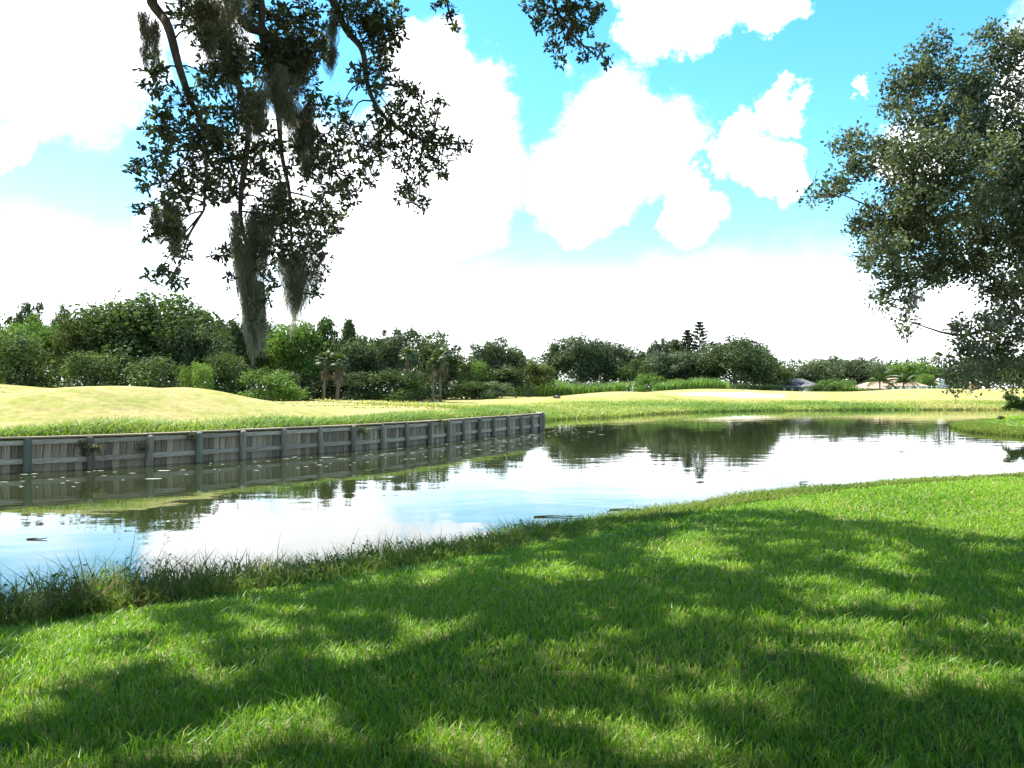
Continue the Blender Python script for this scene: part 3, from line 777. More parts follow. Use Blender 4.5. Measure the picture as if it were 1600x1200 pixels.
GL, GM, GC, GR = 'trees and bushes on the left rise', 'trees behind the seawall bank', 'trees beyond the far mounds', 'trees around the houses'
T = [
 ('shrub', 12, 500, 120, 88, 'mid', 'big rounded bush at the far left edge of the tree line', GL),
 ('open', 48, 471, 66, 104, 'grey', 'loose grey-green tree poking highest above the bushes at the far left', GL),
 ('open', 106, 475, 40, 106, 'grey', 'small airy tree top in the dip left of the largest dome tree', GL),
 ('dense', 62, 497, 96, 98, 'bright', 'fresh green tree between the left edge bush and the airy tree', GL),
 ('dense', 138, 493, 88, 96, 'olive', 'dull olive tree leaning against the left side of the dome tree', GL),
 ('shrub', 150, 545, 100, 88, 'mid', 'leafy green bush at the foot of the dull olive tree', GL),
 ('dense', 242, 461, 178, 97, 'mid', 'largest dome-shaped dark tree of the left tree line', GL),
 ('dense', 300, 500, 90, 94, 'deep', 'dark tree on the right shoulder of the dome tree', GL),
 ('shrub', 246, 545, 100, 88, 'mid', 'rounded green bush at the foot of the dome tree', GL),
 ('shrub', 308, 557, 50, 86, 'lime', 'small yellow-green bush in front of the dome tree', GL),
 ('open', 356, 495, 74, 104, 'deep', 'dark tree standing behind the lowest hanging moss', GL),
 ('shrub', 352, 548, 80, 90, 'mid', 'green bush below the dark tree behind the moss', GL),
 ('shrub', 418, 568, 90, 88, 'bright', 'low bright bush to the right of the hanging moss tip', GL),
 ('dense', 408, 512, 70, 108, 'deep', 'dark tree just behind the tip of the hanging moss', GL),
 ('dense', 462, 502, 84, 106, 'bright', 'bright leafy tree right of the hanging moss, tallest in its row', GM),
 ('tall', 508, 507, 74, 108, 'mid', 'green tree above the two skirted palms', GM),
 ('tall', 545, 508, 62, 109, 'mid', 'tall green tree right of the two skirted palms', GM),
 ('dense', 560, 528, 80, 107, 'deep', 'dark tree with deep shade beneath, right of the palms', GM),
 ('open', 618, 513, 76, 110, 'grey', 'open tree with bare pale limbs left of the hanging dead fronds', GM),
 ('shrub', 470, 575, 100, 102, 'deep', 'dark bush in shade under the bright leafy tree', GM),
 ('shrub', 545, 578, 90, 103, 'deep', 'shaded undergrowth beneath the tree with deep shade', GM),
 ('shrub', 612, 568, 86, 104, 'mid', 'green bush under the open tree with bare limbs', GM),
 ('dense', 690, 540, 84, 124, 'olive', 'olive tree directly behind the broad skirted palm', GM),
 ('shrub', 655, 575, 60, 112, 'deep', 'dark bush between the dead-frond palm and the broad palm', GM),
 ('open', 772, 528, 84, 135, 'grey', 'dark open-crowned tree with ragged top left of the low gap', GM),
 ('open', 806, 548, 34, 138, 'grey', 'thin side tree with tufted top beside the gap of sky', GM),
 ('shrub', 738, 560, 60, 128, 'bright', 'green bush between the broad palm and the ragged tree', GM),
 ('dense', 770, 568, 90, 132, 'deep', 'low dark tree under the ragged open-crowned tree', GM),
 ('dense', 826, 565, 70, 150, 'olive', 'low pale olive tree under the gap of sky', GM),
 ('shrub', 728, 590, 70, 118, 'mid', 'bush right of the broad palm foot', GM),
 ('shrub', 770, 592, 56, 120, 'silver', 'pale broad-leaved shrub at the edge of the yellow rough', GM),
 ('tall', 866, 544, 44, 190, 'deep', 'narrow dark tree at the left end of the far grove', GC),
 ('dense', 906, 533, 84, 192, 'grey', 'large grey-green tree in the left half of the far grove', GC),
 ('dense', 946, 531, 80, 196, 'grey', 'tall rounded tree left of the sky gap in the far grove', GC),
 ('open', 985, 546, 56, 196, 'deep', 'tree with sky showing through in the far grove', GC),
 ('dense', 1004, 560, 60, 190, 'mid', 'lower green tree right of the sky gap in the far grove', GC),
 ('open', 1026, 526, 40, 200, 'grey', 'slim tree rising left of the two conifers', GC),
 ('open', 1054, 527, 38, 202, 'olive', 'second slim tree, next to the shorter conifer', GC),
 ('dense', 1044, 556, 80, 192, 'grey', 'broad grey tree below the two slim trees', GC),
 ('dense', 1092, 552, 70, 192, 'deep', 'dark tree at the foot of the conifers', GC),
 ('dense', 1150, 526, 92, 188, 'deep', 'biggest dark round tree right of the conifers', GC),
 ('open', 1120, 533, 40, 196, 'grey', 'loose tree between the tall conifer and the big round tree', GC),
 ('dense', 1180, 552, 56, 190, 'deep', 'dark tree on the right flank of the big round tree', GC),
 ('dense', 1208, 568, 62, 205, 'olive', 'olive tree sloping down to the grey roofed house', GC),
 ('shrub', 862, 590, 50, 178, 'lime', 'yellow-green bush at the left foot of the far grove', GC),
 ('shrub', 890, 592, 56, 168, 'silver', 'leftmost pale shrub behind the mown mound', GC),
 ('shrub', 926, 594, 50, 166, 'silver', 'middle pale shrub behind the mown mound', GC),
 ('shrub', 962, 595, 46, 168, 'silver', 'right-hand pale shrub behind the mown mound', GC),
 ('shrub', 1016, 578, 52, 182, 'bright', 'bright bush under the slim tree', GC),
 ('shrub', 1056, 588, 40, 178, 'lime', 'small lime bush left of the blue-green shrub', GC),
 ('shrub', 1098, 588, 52, 172, 'silver', 'blue-green rounded shrub behind the bunker', GC),
 ('shrub', 1160, 595, 60, 180, 'mid', 'low bush below the big round tree', GC),
 ('shrub', 1196, 597, 46, 180, 'mid', 'low bush left of the grey roofed house', GC),
 ('open', 1252, 571, 60, 225, 'grey', 'tree rising behind the grey roof', GR),
 ('dense', 1312, 557, 96, 225, 'grey', 'wide round tree between the two houses', GR),
 ('open', 1356, 567, 50, 228, 'grey', 'tree right of the wide round tree', GR),
 ('dense', 1388, 572, 50, 230, 'mid', 'tree behind the left end of the terracotta roof', GR),
 ('dense', 1424, 567, 78, 226, 'bright', 'bright green dome tree behind the terracotta roof', GR),
 ('shrub', 1446, 582, 34, 212, 'lime', 'lime green tree at the right end of the terracotta roof', GR),
 ('shrub', 1308, 588, 66, 182, 'bright', 'green thicket between the two houses', GR),
 ('shrub', 1284, 597, 40, 180, 'mid', 'small bush at the right corner of the grey roofed house', GR),
 ('dense', 1482, 575, 54, 222, 'deep', 'dark tree under the two tall palms', GR),
 ('dense', 1545, 560, 84, 215, 'deep', 'dark tree behind the orange outbuilding', GR),
 ('dense', 1610, 555, 90, 215, 'deep', 'dark tree at the far right edge of the fairway', GR),
]
EXTRA = [(-60, 480, 130, 98, 'mid'), (-150, 470, 150, 100, 'deep'), (-260, 478, 150, 100, 'mid'), (1700, 555, 100, 215, 'deep'), (1790, 560, 110, 215, 'mid')]
for kind, px, top, w, d, c, lab, g in T:
    w *= 1.28
    sh = kind == 'shrub'
    tree('leafy_shrub' if sh else 'broadleaf_tree', kind, px, top, w, d, c, lab, 'shrub' if sh else 'tree', g)
side = ['mid-green round tree beside the big bush, cut by the left picture edge', 'dark round tree next left after the tree cut by the left picture edge', 'mid-green round tree at the very left end of the tree line', 'dark round tree next right after the far right fairway tree', 'mid-green round tree at the very right end of the tree line']
for (px, top, w, d, c), lab in zip(EXTRA, side):
    tree('broadleaf_tree', 'dense', px, top, w, d, c, lab, 'tree', 'trees at the ends of the tree line')

# a far wood closes the gaps low down behind everything
def wood(name, label, px0, px1, d0, d1, topy, n, size, col, seed):
    rg = np.random.default_rng(seed)
    px = rg.uniform(px0, px1, n); Y = rg.uniform(d0, d1, n); X = (px - HX) / F * Y
    top = EYE - (topy - HY) / F * (d0 + d1) / 2
    top = top * (1 + .13 * vnoise(px, px * 0, .05, seed) + .12 * vnoise(px, px * 0, .16, seed + 1) + .07 * vnoise(px, px * 0, .5, seed + 2))
    Z = .3 + top * rg.random(n) ** 1.0
    V, Q = leaf_cards(np.column_stack([X, Y, Z]), unit(rg.normal(size=(n, 3)) + np.array([0, -.3, .5])), size * np.clip(rg.lognormal(0, .35, n), .4, 2), .7, rg)
    o = obj(name, mesh(name, V, [Q], [M_TREE], np.repeat(np.clip(.5 + .15 * rg.normal(size=n) + .25 * vnoise(X, Z * 3, .5, 5), 0, 1), 4)))
    o.color = (*GREENS[col], 1)
    tag(o, label, 'woodland', kind='stuff')
wood('far_wood', 'distant belt of woodland behind the grove and houses', 640, 1900, 232, 250, 563, 60000, .55, 'grey', 5)
wood('left_wood', 'dark wood closing the gaps behind the trees on the left', -320, 700, 116, 126, 530, 52000, .40, 'deep', 6)

# tall reeds and cane behind the far mounds
def reeds():
    rg = np.random.default_rng(6)
    n = 15000
    px = rg.uniform(775, 1135, n); d = rg.uniform(160, 176, n)
    X = (px - HX) / F * d
    k = vnoise(px, px * 0, .05, 3) > -.45; X, d, px = X[k], d[k], px[k]; n = len(X)
    H = (1.9 + 1.0 * rg.random(n)) * (1 + .25 * vnoise(px, px * 0, .06, 8))
    B = np.column_stack([X, d, height(X, d)])
    V, Q, T = blades(B, H, np.full(n, .16), rg.uniform(0, 6.28, n), rg.uniform(0, .25, n), rg.uniform(.05, .4, n), rg)
    t = np.clip(.25 + .2 * vnoise(px, px * 0, .1, 5) + .3 * (rg.random(n) - .5), 0, 1)
    tag(obj('reed_bed', mesh('reed_bed', V, [Q, T], [M_ROUGH], np.repeat(t, 5))), 'belt of tall green reeds behind the far mounds', 'reeds', kind='stuff')
reeds()

# ------------------------------------------------------------------ conifers
def conifer(px, top, width, depth, label, seed):
    rg = np.random.default_rng(seed)
    x = (px - HX) / F * depth; zb = zat(x, depth); h = EYE - (top - HY) / F * depth - zb; w = 2.9 * width / F * depth
    root = tag(obj('conifer', None, loc=(x, depth, zb)), label, 'tree', GC)
    tb = MB(); tb.tube([(0, 0, -.1), (0, 0, h * .5), (0, 0, h * .99)], [.28, .18, .03], 7)
    P_, N_ = [], []
    for z in np.arange(.2, .985, .045):
        r = w * .5 * (1.03 - z) ** .8 * rg.uniform(.8, 1.1)
        k = rg.integers(5, 8); a0 = rg.uniform(0, 6.28)
        for q in range(k):
            a = a0 + q * 6.283 / k; rr = r * rg.uniform(.75, 1.1)
            e = np.array([math.cos(a) * rr, math.sin(a) * rr, h * z + .25 * rr]); s = np.array([0, 0, h * z])
            tb.tube([s, (s + e) / 2 - (0, 0, .06 * rr), e], [.05, .035, .012], 4)
            t = rg.uniform(.25, 1.05, 46)[:, None]
            P_.append(s + (e - s) * t + rg.normal(0, .11, (46, 3)) + np.array([0, 0, .12])); N_.append(rg.normal(size=(46, 3)) + (0, 0, .6))
    P_, N_ = np.vstack(P_), unit(np.vstack(N_))
    V, Q = leaf_cards(P_, N_, rg.uniform(.35, .65, len(P_)), .5, rg)
    obj('trunk', tb.mesh('trunk', [M_BARK], True), root)
    c = obj('crown', mesh('crown', V, [Q], [M_TREE], np.repeat(np.clip(rg.normal(.5, .25, len(P_)), 0, 1), 4)), root); c.color = (.062, .085, .045, 1)
conifer(1093, 502, 30, 198, 'taller of the two tiered conifers above the far grove', 1)
conifer(1074, 515, 26, 199, 'shorter of the two tiered conifers above the far grove', 2)

# ------------------------------------------------------------------ palms: every frond is a part
def fan_frond():
    """fan leaf: stalk along +x, blades radiating"""
    m = MB(); m.tube([(0, 0, 0), (.45, 0, .03)], .012, 4)
    for k in range(15):
        a = (k - 7) * .19
        d = np.array([math.cos(a), math.sin(a), 0]); s = np.array([-math.sin(a), math.cos(a), 0]) * .035
        p0 = np.array([.42, 0, .03]); L = .62 - .02 * abs(k - 7)
        p1 = p0 + d * L * .6 + (0, 0, .02); p2 = p0 + d * L + (0, 0, -.12 - .02 * (k % 3))
        m.add([p0 - s * .3, p0 + s * .3, p1 + s, p1 - s, p2], Q=[(0, 1, 2, 3)], T=[(3, 2, 4)], t=.3 + .05 * (k % 9))
    return m
def feather_frond():
    m = MB(); n = 13
    q = np.array([(t, 0, .42 * t - .75 * t * t) for t in np.linspace(0, 1, n)])
    m.tube(q, np.linspace(.014, .004, n), 4)
    for i in range(2, n):
        for sd in (-1, 1):
            for h in (0, .5):
                b = q[i] * (1 - h) + q[i - 1] * h
                L = .26 * math.sin(math.pi * min(1, .18 + .8 * i / n)) + .05
                e = b + np.array([.12, sd * L, -.10 - .16 * i / n])
                m.add([b, b + (.02, 0, .01), (b + e) / 2 + (.028, 0, .03), (b + e) / 2 - (.012, 0, -.03), e], Q=[(0, 1, 2, 3)], T=[(3, 2, 4)], t=.2 + .06 * (i % 9))
    return m
FAN = fan_frond().mesh('frond', [M_FROND]); FAN_DEAD = fan_frond().mesh('dead_frond', [M_DEAD])
FEATHER = feather_frond().mesh('frond', [M_FROND])

def palm(px, top, depth, label, group, style, seed, trunk_r=.16, spread=1.6, dead=0, base=None):
    r = random.Random(seed)
    x = (px - HX) / F * depth; zb = zat(x, depth); zt = EYE - (top - HY) / F * depth
    h = zt - zb - spread * .62
    root = tag(obj('palm_tree', None, loc=(x, depth, zb), rot=(0, 0, r.uniform(0, 6.28))), label, 'palm', group)
    tb = MB(); lean = r.uniform(-.25, .25)
    tb.tube([(0, 0, -.1), (lean * .4, 0, h * .4), (lean, 0, h * .75), (lean * 1.1, 0, h)], [trunk_r * 1.2, trunk_r, trunk_r * .95, trunk_r * 1.1], 8)
    obj('trunk', tb.mesh('trunk', [M_PALMBARK], True), root)
    hub = Vector((lean * 1.1, 0, h))
    n = 22 if style == 'fan' else 15
    for k in range(n):
        el = (75 - 115 * k / n) if style == 'fan' else (70 - 75 * k / n)
        s = spread * r.uniform(.85, 1.1)
        obj('frond', FAN if style == 'fan' else FEATHER, root, hub, (r.uniform(-.4, .4), -math.radians(el), k * 2.4 + r.uniform(-.2, .2)), (s, s, s))
    for k in range(dead):
        s = spread * r.uniform(.8, 1.15)
        obj('dead_frond', FAN_DEAD, root, hub - Vector((0, 0, r.uniform(0, .8 * spread))), (r.uniform(-.5, .5), math.radians(r.uniform(60, 88)), k * 2.4 + r.uniform(-.3, .3)), (s, s * .8, s))
palm(506, 552, 99, 'left one of the two skirted palms under the green tree', 'cabbage palms behind the bank', 'fan', 1, spread=1.4, dead=24)
palm(527, 556, 99, 'right one of the two skirted palms, with the stouter pale trunk', 'cabbage palms behind the bank', 'fan', 2, spread=1.5, dead=26, trunk_r=.2)
palm(636, 546, 104, 'palm with long dead fronds dangling beside the open tree', 'cabbage palms behind the bank', 'fan', 3, spread=1.25, dead=9)
palm(688, 548, 106, 'broad drooping palm with brown skirt standing alone near the rough', 'cabbage palms behind the bank', 'fan', 4, spread=1.7, dead=16)
palm(676, 562, 105, 'shorter palm leaning on the left side of the broad palm', 'cabbage palms behind the bank', 'fan', 9, spread=1.2, dead=6, trunk_r=.13)
palm(1375, 582, 190, 'left feathery palm in front of the terracotta roof', 'palms by the houses', 'feather', 5, spread=3.4)
palm(1411, 586, 190, 'right feathery palm in front of the terracotta roof', 'palms by the houses', 'feather', 6, spread=3.0)
palm(1466, 552, 225, 'left one of the two tall slim palms right of the houses', 'palms by the houses', 'fan', 7, spread=2.0, trunk_r=.2)
palm(1484, 555, 225, 'right one of the two tall slim palms right of the houses', 'palms by the houses', 'fan', 8, spread=1.9, trunk_r=.2)

# ------------------------------------------------------------------ houses
M_WHITE = plain('white_render', (.72, .71, .67)); M_DARK = plain('dark_glass', (.03, .035, .04), .2, .5)
M_GREYROOF = noise_mat('grey_shingle', [(.3, (.095, .092, .088)), (.7, (.16, .155, .15))], scale=(1, 1, 6), nscale=3)
M_PANEL = plain('solar_panel', (.045, .05, .06), .85, .1)
M_TERRA = noise_mat('terracotta_tile', [(.3, (.31, .21, .14)), (.7, (.45, .32, .22))], scale=(8, 1, 1), nscale=3)
M_BEIGE = plain('beige_wall', (.42, .38, .31)); M_ORANGE = plain('orange_brick', (.50, .20, .10))

def hip_roof(m, x0, x1, y0, y1, z0, z1, rx0, rx1, ov=.5):
    ym = (y0 + y1) / 2
    V = [(x0-ov, y0-ov, z0), (x1+ov, y0-ov, z0), (x1+ov, y1+ov, z0), (x0-ov, y1+ov, z0), (rx0, ym, z1), (rx1, ym, z1),
         (x0-ov, y0-ov, z0-.22), (x1+ov, y0-ov, z0-.22), (x1+ov, y1+ov, z0-.22), (x0-ov, y1+ov, z0-.22)]
    m.add(V, Q=[(0, 1, 5, 4), (2, 3, 4, 5), (6, 7, 1, 0), (7, 8, 2, 1), (8, 9, 3, 2), (9, 6, 0, 3), (9, 8, 7, 6)], T=[(1, 2, 5), (3, 0, 4)])
def boxpart(name, lo, hi, mat, parent):
    m = MB(); m.box(lo, hi); return obj(name, m.mesh(name, [mat]), parent)

def house_grey():
    d = 200; cx = (1246 - HX) / F * d; zb = zat(cx, d)
    k = d / F                                                        # metres per photo pixel here
    z = lambda py: EYE - (py - HY) * k - zb
    R = tag(obj('house', None, loc=(cx, d, zb)), 'low house with grey hipped roof carrying dark panels', 'house')
    X = lambda px: (px - 1246) * k
    ze, zr = z(604), z(591)
    boxpart('wall', (X(1209), 0, 0), (X(1283), 8, ze - .05), M_BEIGE, R)
    m = MB(); hip_roof(m, X(1209), X(1283), 0, 8, ze, zr, X(1236), X(1262)); rf = obj('roof', m.mesh('roof', [M_GREYROOF]), R)
    sl = (zr - ze) / 4.5
    for i in range(5):                                               # panels lying on the front slope
        x0 = X(1223) + i * 1.18; m = MB()
        y0, y1 = .1, 2.2
        V = [(x0, y0, ze + (y0 + .5) * sl + .06), (x0 + 1.1, y0, ze + (y0 + .5) * sl + .06), (x0 + 1.1, y1, ze + (y1 + .5) * sl + .06), (x0, y1, ze + (y1 + .5) * sl + .06)]
        V += [(a, b, c - .04) for a, b, c in V]
        m.add(V, Q=[(0, 1, 2, 3), (7, 6, 5, 4), (0, 4, 5, 1), (1, 5, 6, 2), (2, 6, 7, 3), (3, 7, 4, 0)])
        obj('solar_panel', m.mesh('solar_panel', [M_PANEL]), rf)
    m = MB(); hip_roof(m, X(1252), X(1272), -2.2, 3, ze + .02, z(598), X(1258), X(1266), .3); obj('porch_roof', m.mesh('porch_roof', [M_GREYROOF]), R)
    boxpart('porch_wall', (X(1253), -2, 0), (X(1271), -.01, ze - .25), M_WHITE, R)
    for px in (1216, 1228, 1240, 1277): boxpart('window', (X(px), -.06, .9), (X(px) + 1.2, -.004, 2.1), M_DARK, R)
house_grey()

def house_terracotta():
    d = 205; c0 = 1400; cx = (c0 - HX) / F * d; zb = zat(cx, d); k = d / F
    z = lambda py: EYE - (py - HY) * k - zb
    X = lambda px: (px - c0) * k
    R = tag(obj('house', None, loc=(cx, d, zb)), 'long white house with terracotta tiled hip roof behind the mound', 'house')
    ze, zr = z(603), z(590)
    boxpart('wall', (X(1366), 0, 0), (X(1447), 9, ze - .05), M_WHITE, R)
    m = MB(); hip_roof(m, X(1366), X(1447), 0, 9, ze, zr, X(1394), X(1417)); obj('roof', m.mesh('roof', [M_TERRA]), R)
    boxpart('wing_wall', (X(1338), -3, 0), (X(1364), 5, z(607) - .05), M_BEIGE, R)
    m = MB(); hip_roof(m, X(1338), X(1374), -3, 5, z(607), z(597), X(1358), X(1366), .45); obj('wing_roof', m.mesh('wing_roof', [M_TERRA]), R)
    for px in (1372, 1384, 1396, 1408, 1424, 1436): boxpart('window', (X(px), -.06, .5), (X(px) + 1.2, -.004, ze - .5), M_DARK, R)
    for px in (1369, 1381, 1393, 1405, 1418, 1432, 1445): boxpart('column', (X(px) - .14, -1.3, 0), (X(px) + .14, -1.02, ze - .24), M_WHITE, R)
    for px in (1343, 1352): boxpart('window', (X(px), -3.06, .6), (X(px) + .9, -3.004, 1.7), M_DARK, R)
    # white pool fence before the house
    dd = 196; kk = dd / F; fx = (1450 - HX) / F * dd; fz = zat(fx, dd)
    Fn = tag(obj('pool_fence', None, loc=(fx, dd, fz)), 'white post and rail pool fence in front of the terracotta house', 'fence')
    top = EYE - (604 - HY) * kk - fz
    for px in range(1416, 1484, 8): boxpart('post', ((px - 1450) * kk - .07, -.07, -.2), ((px - 1450) * kk + .07, .07, top + .25), M_WHITE, Fn)
    for zz in (top, top - .75): boxpart('rail', ((1416 - 1450) * kk, .072, zz - .06), ((1481 - 1450) * kk, .15, zz + .06), M_WHITE, Fn)
    d3 = 212; k3 = d3 / F; sx = (1473 - HX) / F * d3; sz = zat(sx, d3)
    S = tag(obj('shed', None, loc=(sx, d3, sz)), 'narrow white outbuilding at the right end of the pool fence', 'shed')
    h3 = EYE - (595 - HY) * k3 - sz
    boxpart('wall', (-.85, 0, -.1), (.85, 2.5, h3), M_WHITE, S)
    m = MB(); hip_roof(m, -.85, .85, 0, 2.5, h3 + .2, h3 + .75, -.2, .2, .2); obj('roof', m.mesh('roof', [M_WHITE]), S)
    boxpart('door', (-.35, -.05, 0), (.35, -.004, 1.9), M_DARK, S)
    d4 = 196; k4 = d4 / F; ox = (1528 - HX) / F * d4; oz = zat(ox, d4)
    O = tag(obj('outbuilding', None, loc=(ox, d4, oz)), 'small orange brick outbuilding under the dark trees', 'outbuilding')
    h4 = EYE - (599 - HY) * k4 - oz
    boxpart('wall', (-.9, 0, -.1), (.9, 2, h4), M_ORANGE, O)
    m = MB(); hip_roof(m, -.9, .9, 0, 2, h4 + .2, h4 + .8, -.2, .2, .2); obj('roof', m.mesh('roof', [M_TERRA]), O)
    boxpart('door', (-.3, -.05, 0), (.3, -.004, 1.7), M_DARK, O)
house_terracotta()

# ------------------------------------------------------------------ the shade oak: trunk out of frame at the left, limbs hanging into view
def moss_clump(rg, top, bot, width, n, depth_w=None):
    """curling strands from a limb; returns V, Q, tint (ribbons)"""
    top, bot = np.asarray(top, float), np.asarray(bot, float)
    dw = width if depth_w is None else depth_w
    seg = 13; t = np.linspace(0, 1, seg)
    o = rg.normal(size=(n, 3)) * np.array([width, dw, 0]) * .26
    nb = max(3, int(n / 55)); bi = rg.integers(0, nb, n)              # strands hang in bunches of uneven length
    bo = rg.normal(size=(nb, 3)) * np.array([width, dw, 0]) * .30
    bs = rg.random(nb) ** 1.3 * .62; bl = rg.uniform(.35, 1.0, nb); bl[0] = 1; bs[0] = 0
    o = bo[bi] * (1 - .5 * bs[bi])[:, None] + o * .42
    start = np.clip(bs[bi] + rg.normal(0, .05, n), 0, .85)
    length = (1 - start) * np.clip(bl[bi] * rg.uniform(.35, 1.05, n), .08, 1.02)
    full = bot - top
    shape = np.sin(np.pi * np.clip(.15 + .8 * t, 0, 1)) + .12
    ph = rg.uniform(0, 6.28, (n, 2)); fr = rg.uniform(4, 16, (n, 2)); am = rg.uniform(.008, .030, (n, 2)) + .04 * width
    s = start[:, None] + length[:, None] * t[None, :]
    Pn = top + full * s[..., None] + o[:, None, :] * (1.12 - .75 * s ** 2)[..., None]
    Pn[..., 0] += am[:, :1] * np.sin(fr[:, :1] * t + ph[:, :1]); Pn[..., 1] += am[:, 1:] * np.sin(fr[:, 1:] * t + ph[:, 1:])
    a = rg.uniform(0, 3.14, n); sd = np.stack([np.cos(a), np.sin(a), np.zeros(n)], 1)
    w = rg.uniform(.002, .005, n)[:, None] * np.linspace(1, .35, seg)[None, :]
    V = np.stack([Pn - sd[:, None, :] * w[..., None], Pn + sd[:, None, :] * w[..., None]], 2).reshape(-1, 3)
    b = np.arange(n)[:, None] * seg * 2 + np.arange(seg - 1)[None, :] * 2
    Q = np.stack([b, b + 1, b + 3, b + 2], -1).reshape(-1, 4)
    return V, Q, np.repeat(np.clip(rg.normal(.45, .22, n), 0, 1), seg * 2)

def build_shade_oak():
    rg = np.random.default_rng(23)
    tx, ty = -8.4, 4.2; tz = zat(tx, ty)
    O = Vector((tx, ty, tz))
    root = tag(obj('oak_tree', None, loc=O), 'large live oak hung with grey moss, branches drooping in from the upper left', 'tree')
    def rel(V): return np.asarray(V) - np.array(O)
    fork = np.array([-7.4, 5.4, 5.2])
    tr = MB(); tr.tube(smooth_path([(tx, ty, tz - .3), (tx + .05, ty + .1, tz + 1.5), (-8.0, 4.7, 3.8), fork], 4) - np.array(O), np.linspace(.55, .36, 13), 12)
    obj('trunk', tr.mesh('trunk', [M_BARK], True), root)
    D = 9.6
    # limbs: photo pixel paths at their own depths, each begun at the fork
    limbs = [
        dict(dep=9.2, r0=.10, pts=[(205, -60), (238, 5), (262, 40), (280, 105), (299, 160), (314, 190), (322, 262), (318, 330)],
             cl=[(300,20,40,26),(255,205,28,30),(285,165,40,30),(330,120,30,26),(240,120,20,26),(300,215,55,24),(230,262,26,14),(205,268,16,9),(260,285,50,22),(300,260,50,30),(330,225,40,30),(345,190,30,30),(270,325,30,20),(228,325,22,9),(262,365,30,26),(285,395,22,16),(245,430,24,14),(276,440,20,14),(262,420,18,8),(310,305,42,18),(340,300,30,24),(250,240,30,12),(320,60,24,18)],
             moss=[((232,18),(236,118),20,240),((323,30),(322,110),16,200),((252,322),(250,392),18,150),((275,318),(274,408),26,300)]),
        dict(dep=9.8, r0=.10, pts=[(300, -60), (352, -5), (385, 41), (422, 58), (437, 124), (452, 170), (480, 190), (500, 215)],
             cl=[(370,20,40,24),(420,25,45,26),(468,30,40,28),(410,90,40,30),(450,85,46,30),(490,70,26,26),(405,140,30,28),(470,130,34,24),(495,165,22,20),(500,210,40,20),(470,235,40,22),(515,240,36,22),(540,275,36,22),(520,300,26,16),(545,305,24,16),(470,275,26,14),(500,255,40,16)],
             moss=[((455,50),(464,160),44,560),((440,110),(452,205),36,480),((465,165),(478,278),34,420),((436,58),(438,110),24,240),((482,235),(482,292),20,200)]),
        dict(dep=9.5, r0=.09, pts=[(285, -50), (318, 0), (345, 60), (372, 130), (388, 200), (378, 290), (376, 340), (388, 400), (396, 470)],
             cl=[(360,100,30,26),(375,165,30,24),(400,190,24,18),(360,235,44,26),(395,250,36,26),(420,225,30,20),(350,275,36,18),(415,275,36,22),(430,300,30,18),(370,305,20,16),(420,330,26,20),(340,400,18,13),(358,395,12,9),(430,350,26,20),(412,415,16,14),(418,440,16,14),(405,455,20,14),(360,440,8,16),(410,480,14,12),(395,500,10,10)],
             moss=[((336,-10),(334,92),50,620),((358,40),(358,158),30,420),((396,140),(396,232),32,380),((398,325),(388,470),32,600),((380,400),(398,572),28,470),((372,330),(386,450),26,300),((404,440),(414,560),18,160)]),
        dict(dep=9.9, r0=.07, pts=[(370, -40), (410, 60), (432, 160), (440, 240), (452, 300), (455, 360), (458, 420)],
             cl=[(480,330,36,22),(505,335,26,22),(520,350,18,18),(470,365,36,22),(500,375,26,22),(450,385,26,18),(480,405,30,20),(505,405,16,16),(495,430,16,16),(440,415,22,14),(530,335,12,10),(420,385,16,16),(455,340,26,18),(490,455,10,8)],
             moss=[((438,285),(440,362),16,220),((464,388),(460,515),32,620),((470,420),(450,540),10,90)]),
        dict(dep=10.2, r0=.08, pts=[(450, -60), (515, -5), (540, 45), (566, 78), (573, 126), (588, 165), (620, 200), (665, 220), (715, 225)],
             cl=[(545,15,36,22),(590,20,44,26),(610,50,26,26),(560,45,30,20),(595,75,26,22),(570,118,24,20),(600,110,20,16),(615,135,26,16),(640,150,26,18),(605,165,26,18),(590,190,30,18),(628,185,36,22),(660,180,26,18),(690,160,14,12),(640,215,40,22),(675,210,30,20),(700,225,24,16),(724,228,13,9),(600,230,40,20),(560,225,36,20),(540,200,26,18),(535,165,16,20),(575,258,30,14),(655,250,30,20),(685,250,20,14),(625,255,20,12),(640,290,30,18),(655,315,22,14),(630,305,20,14),(690,270,16,10),(575,280,18,10)],
             moss=[((514,28),(515,126),22,300),((590,20),(592,70),20,160)]),
        dict(dep=10.8, r0=.035, pts=[(640, -90), (690, -20), (703, 25), (712, 45)], cl=[(690,8,17,9),(705,28,12,10),(712,45,11,6)], moss=[]),
        dict(dep=11.2, r0=.05, pts=[(760, -120), (850, -30), (872, 20), (900, 60), (935, 90)],
             cl=[(835,12,22,18),(870,15,34,22),(910,14,34,18),(880,45,28,18),(915,42,24,16),(866,75,15,13),(876,95,10,8),(915,88,10,10),(938,78,14,12),(950,98,7,5),(935,20,14,14),(845,40,14,14),(895,65,18,9)], moss=[]),
    ]
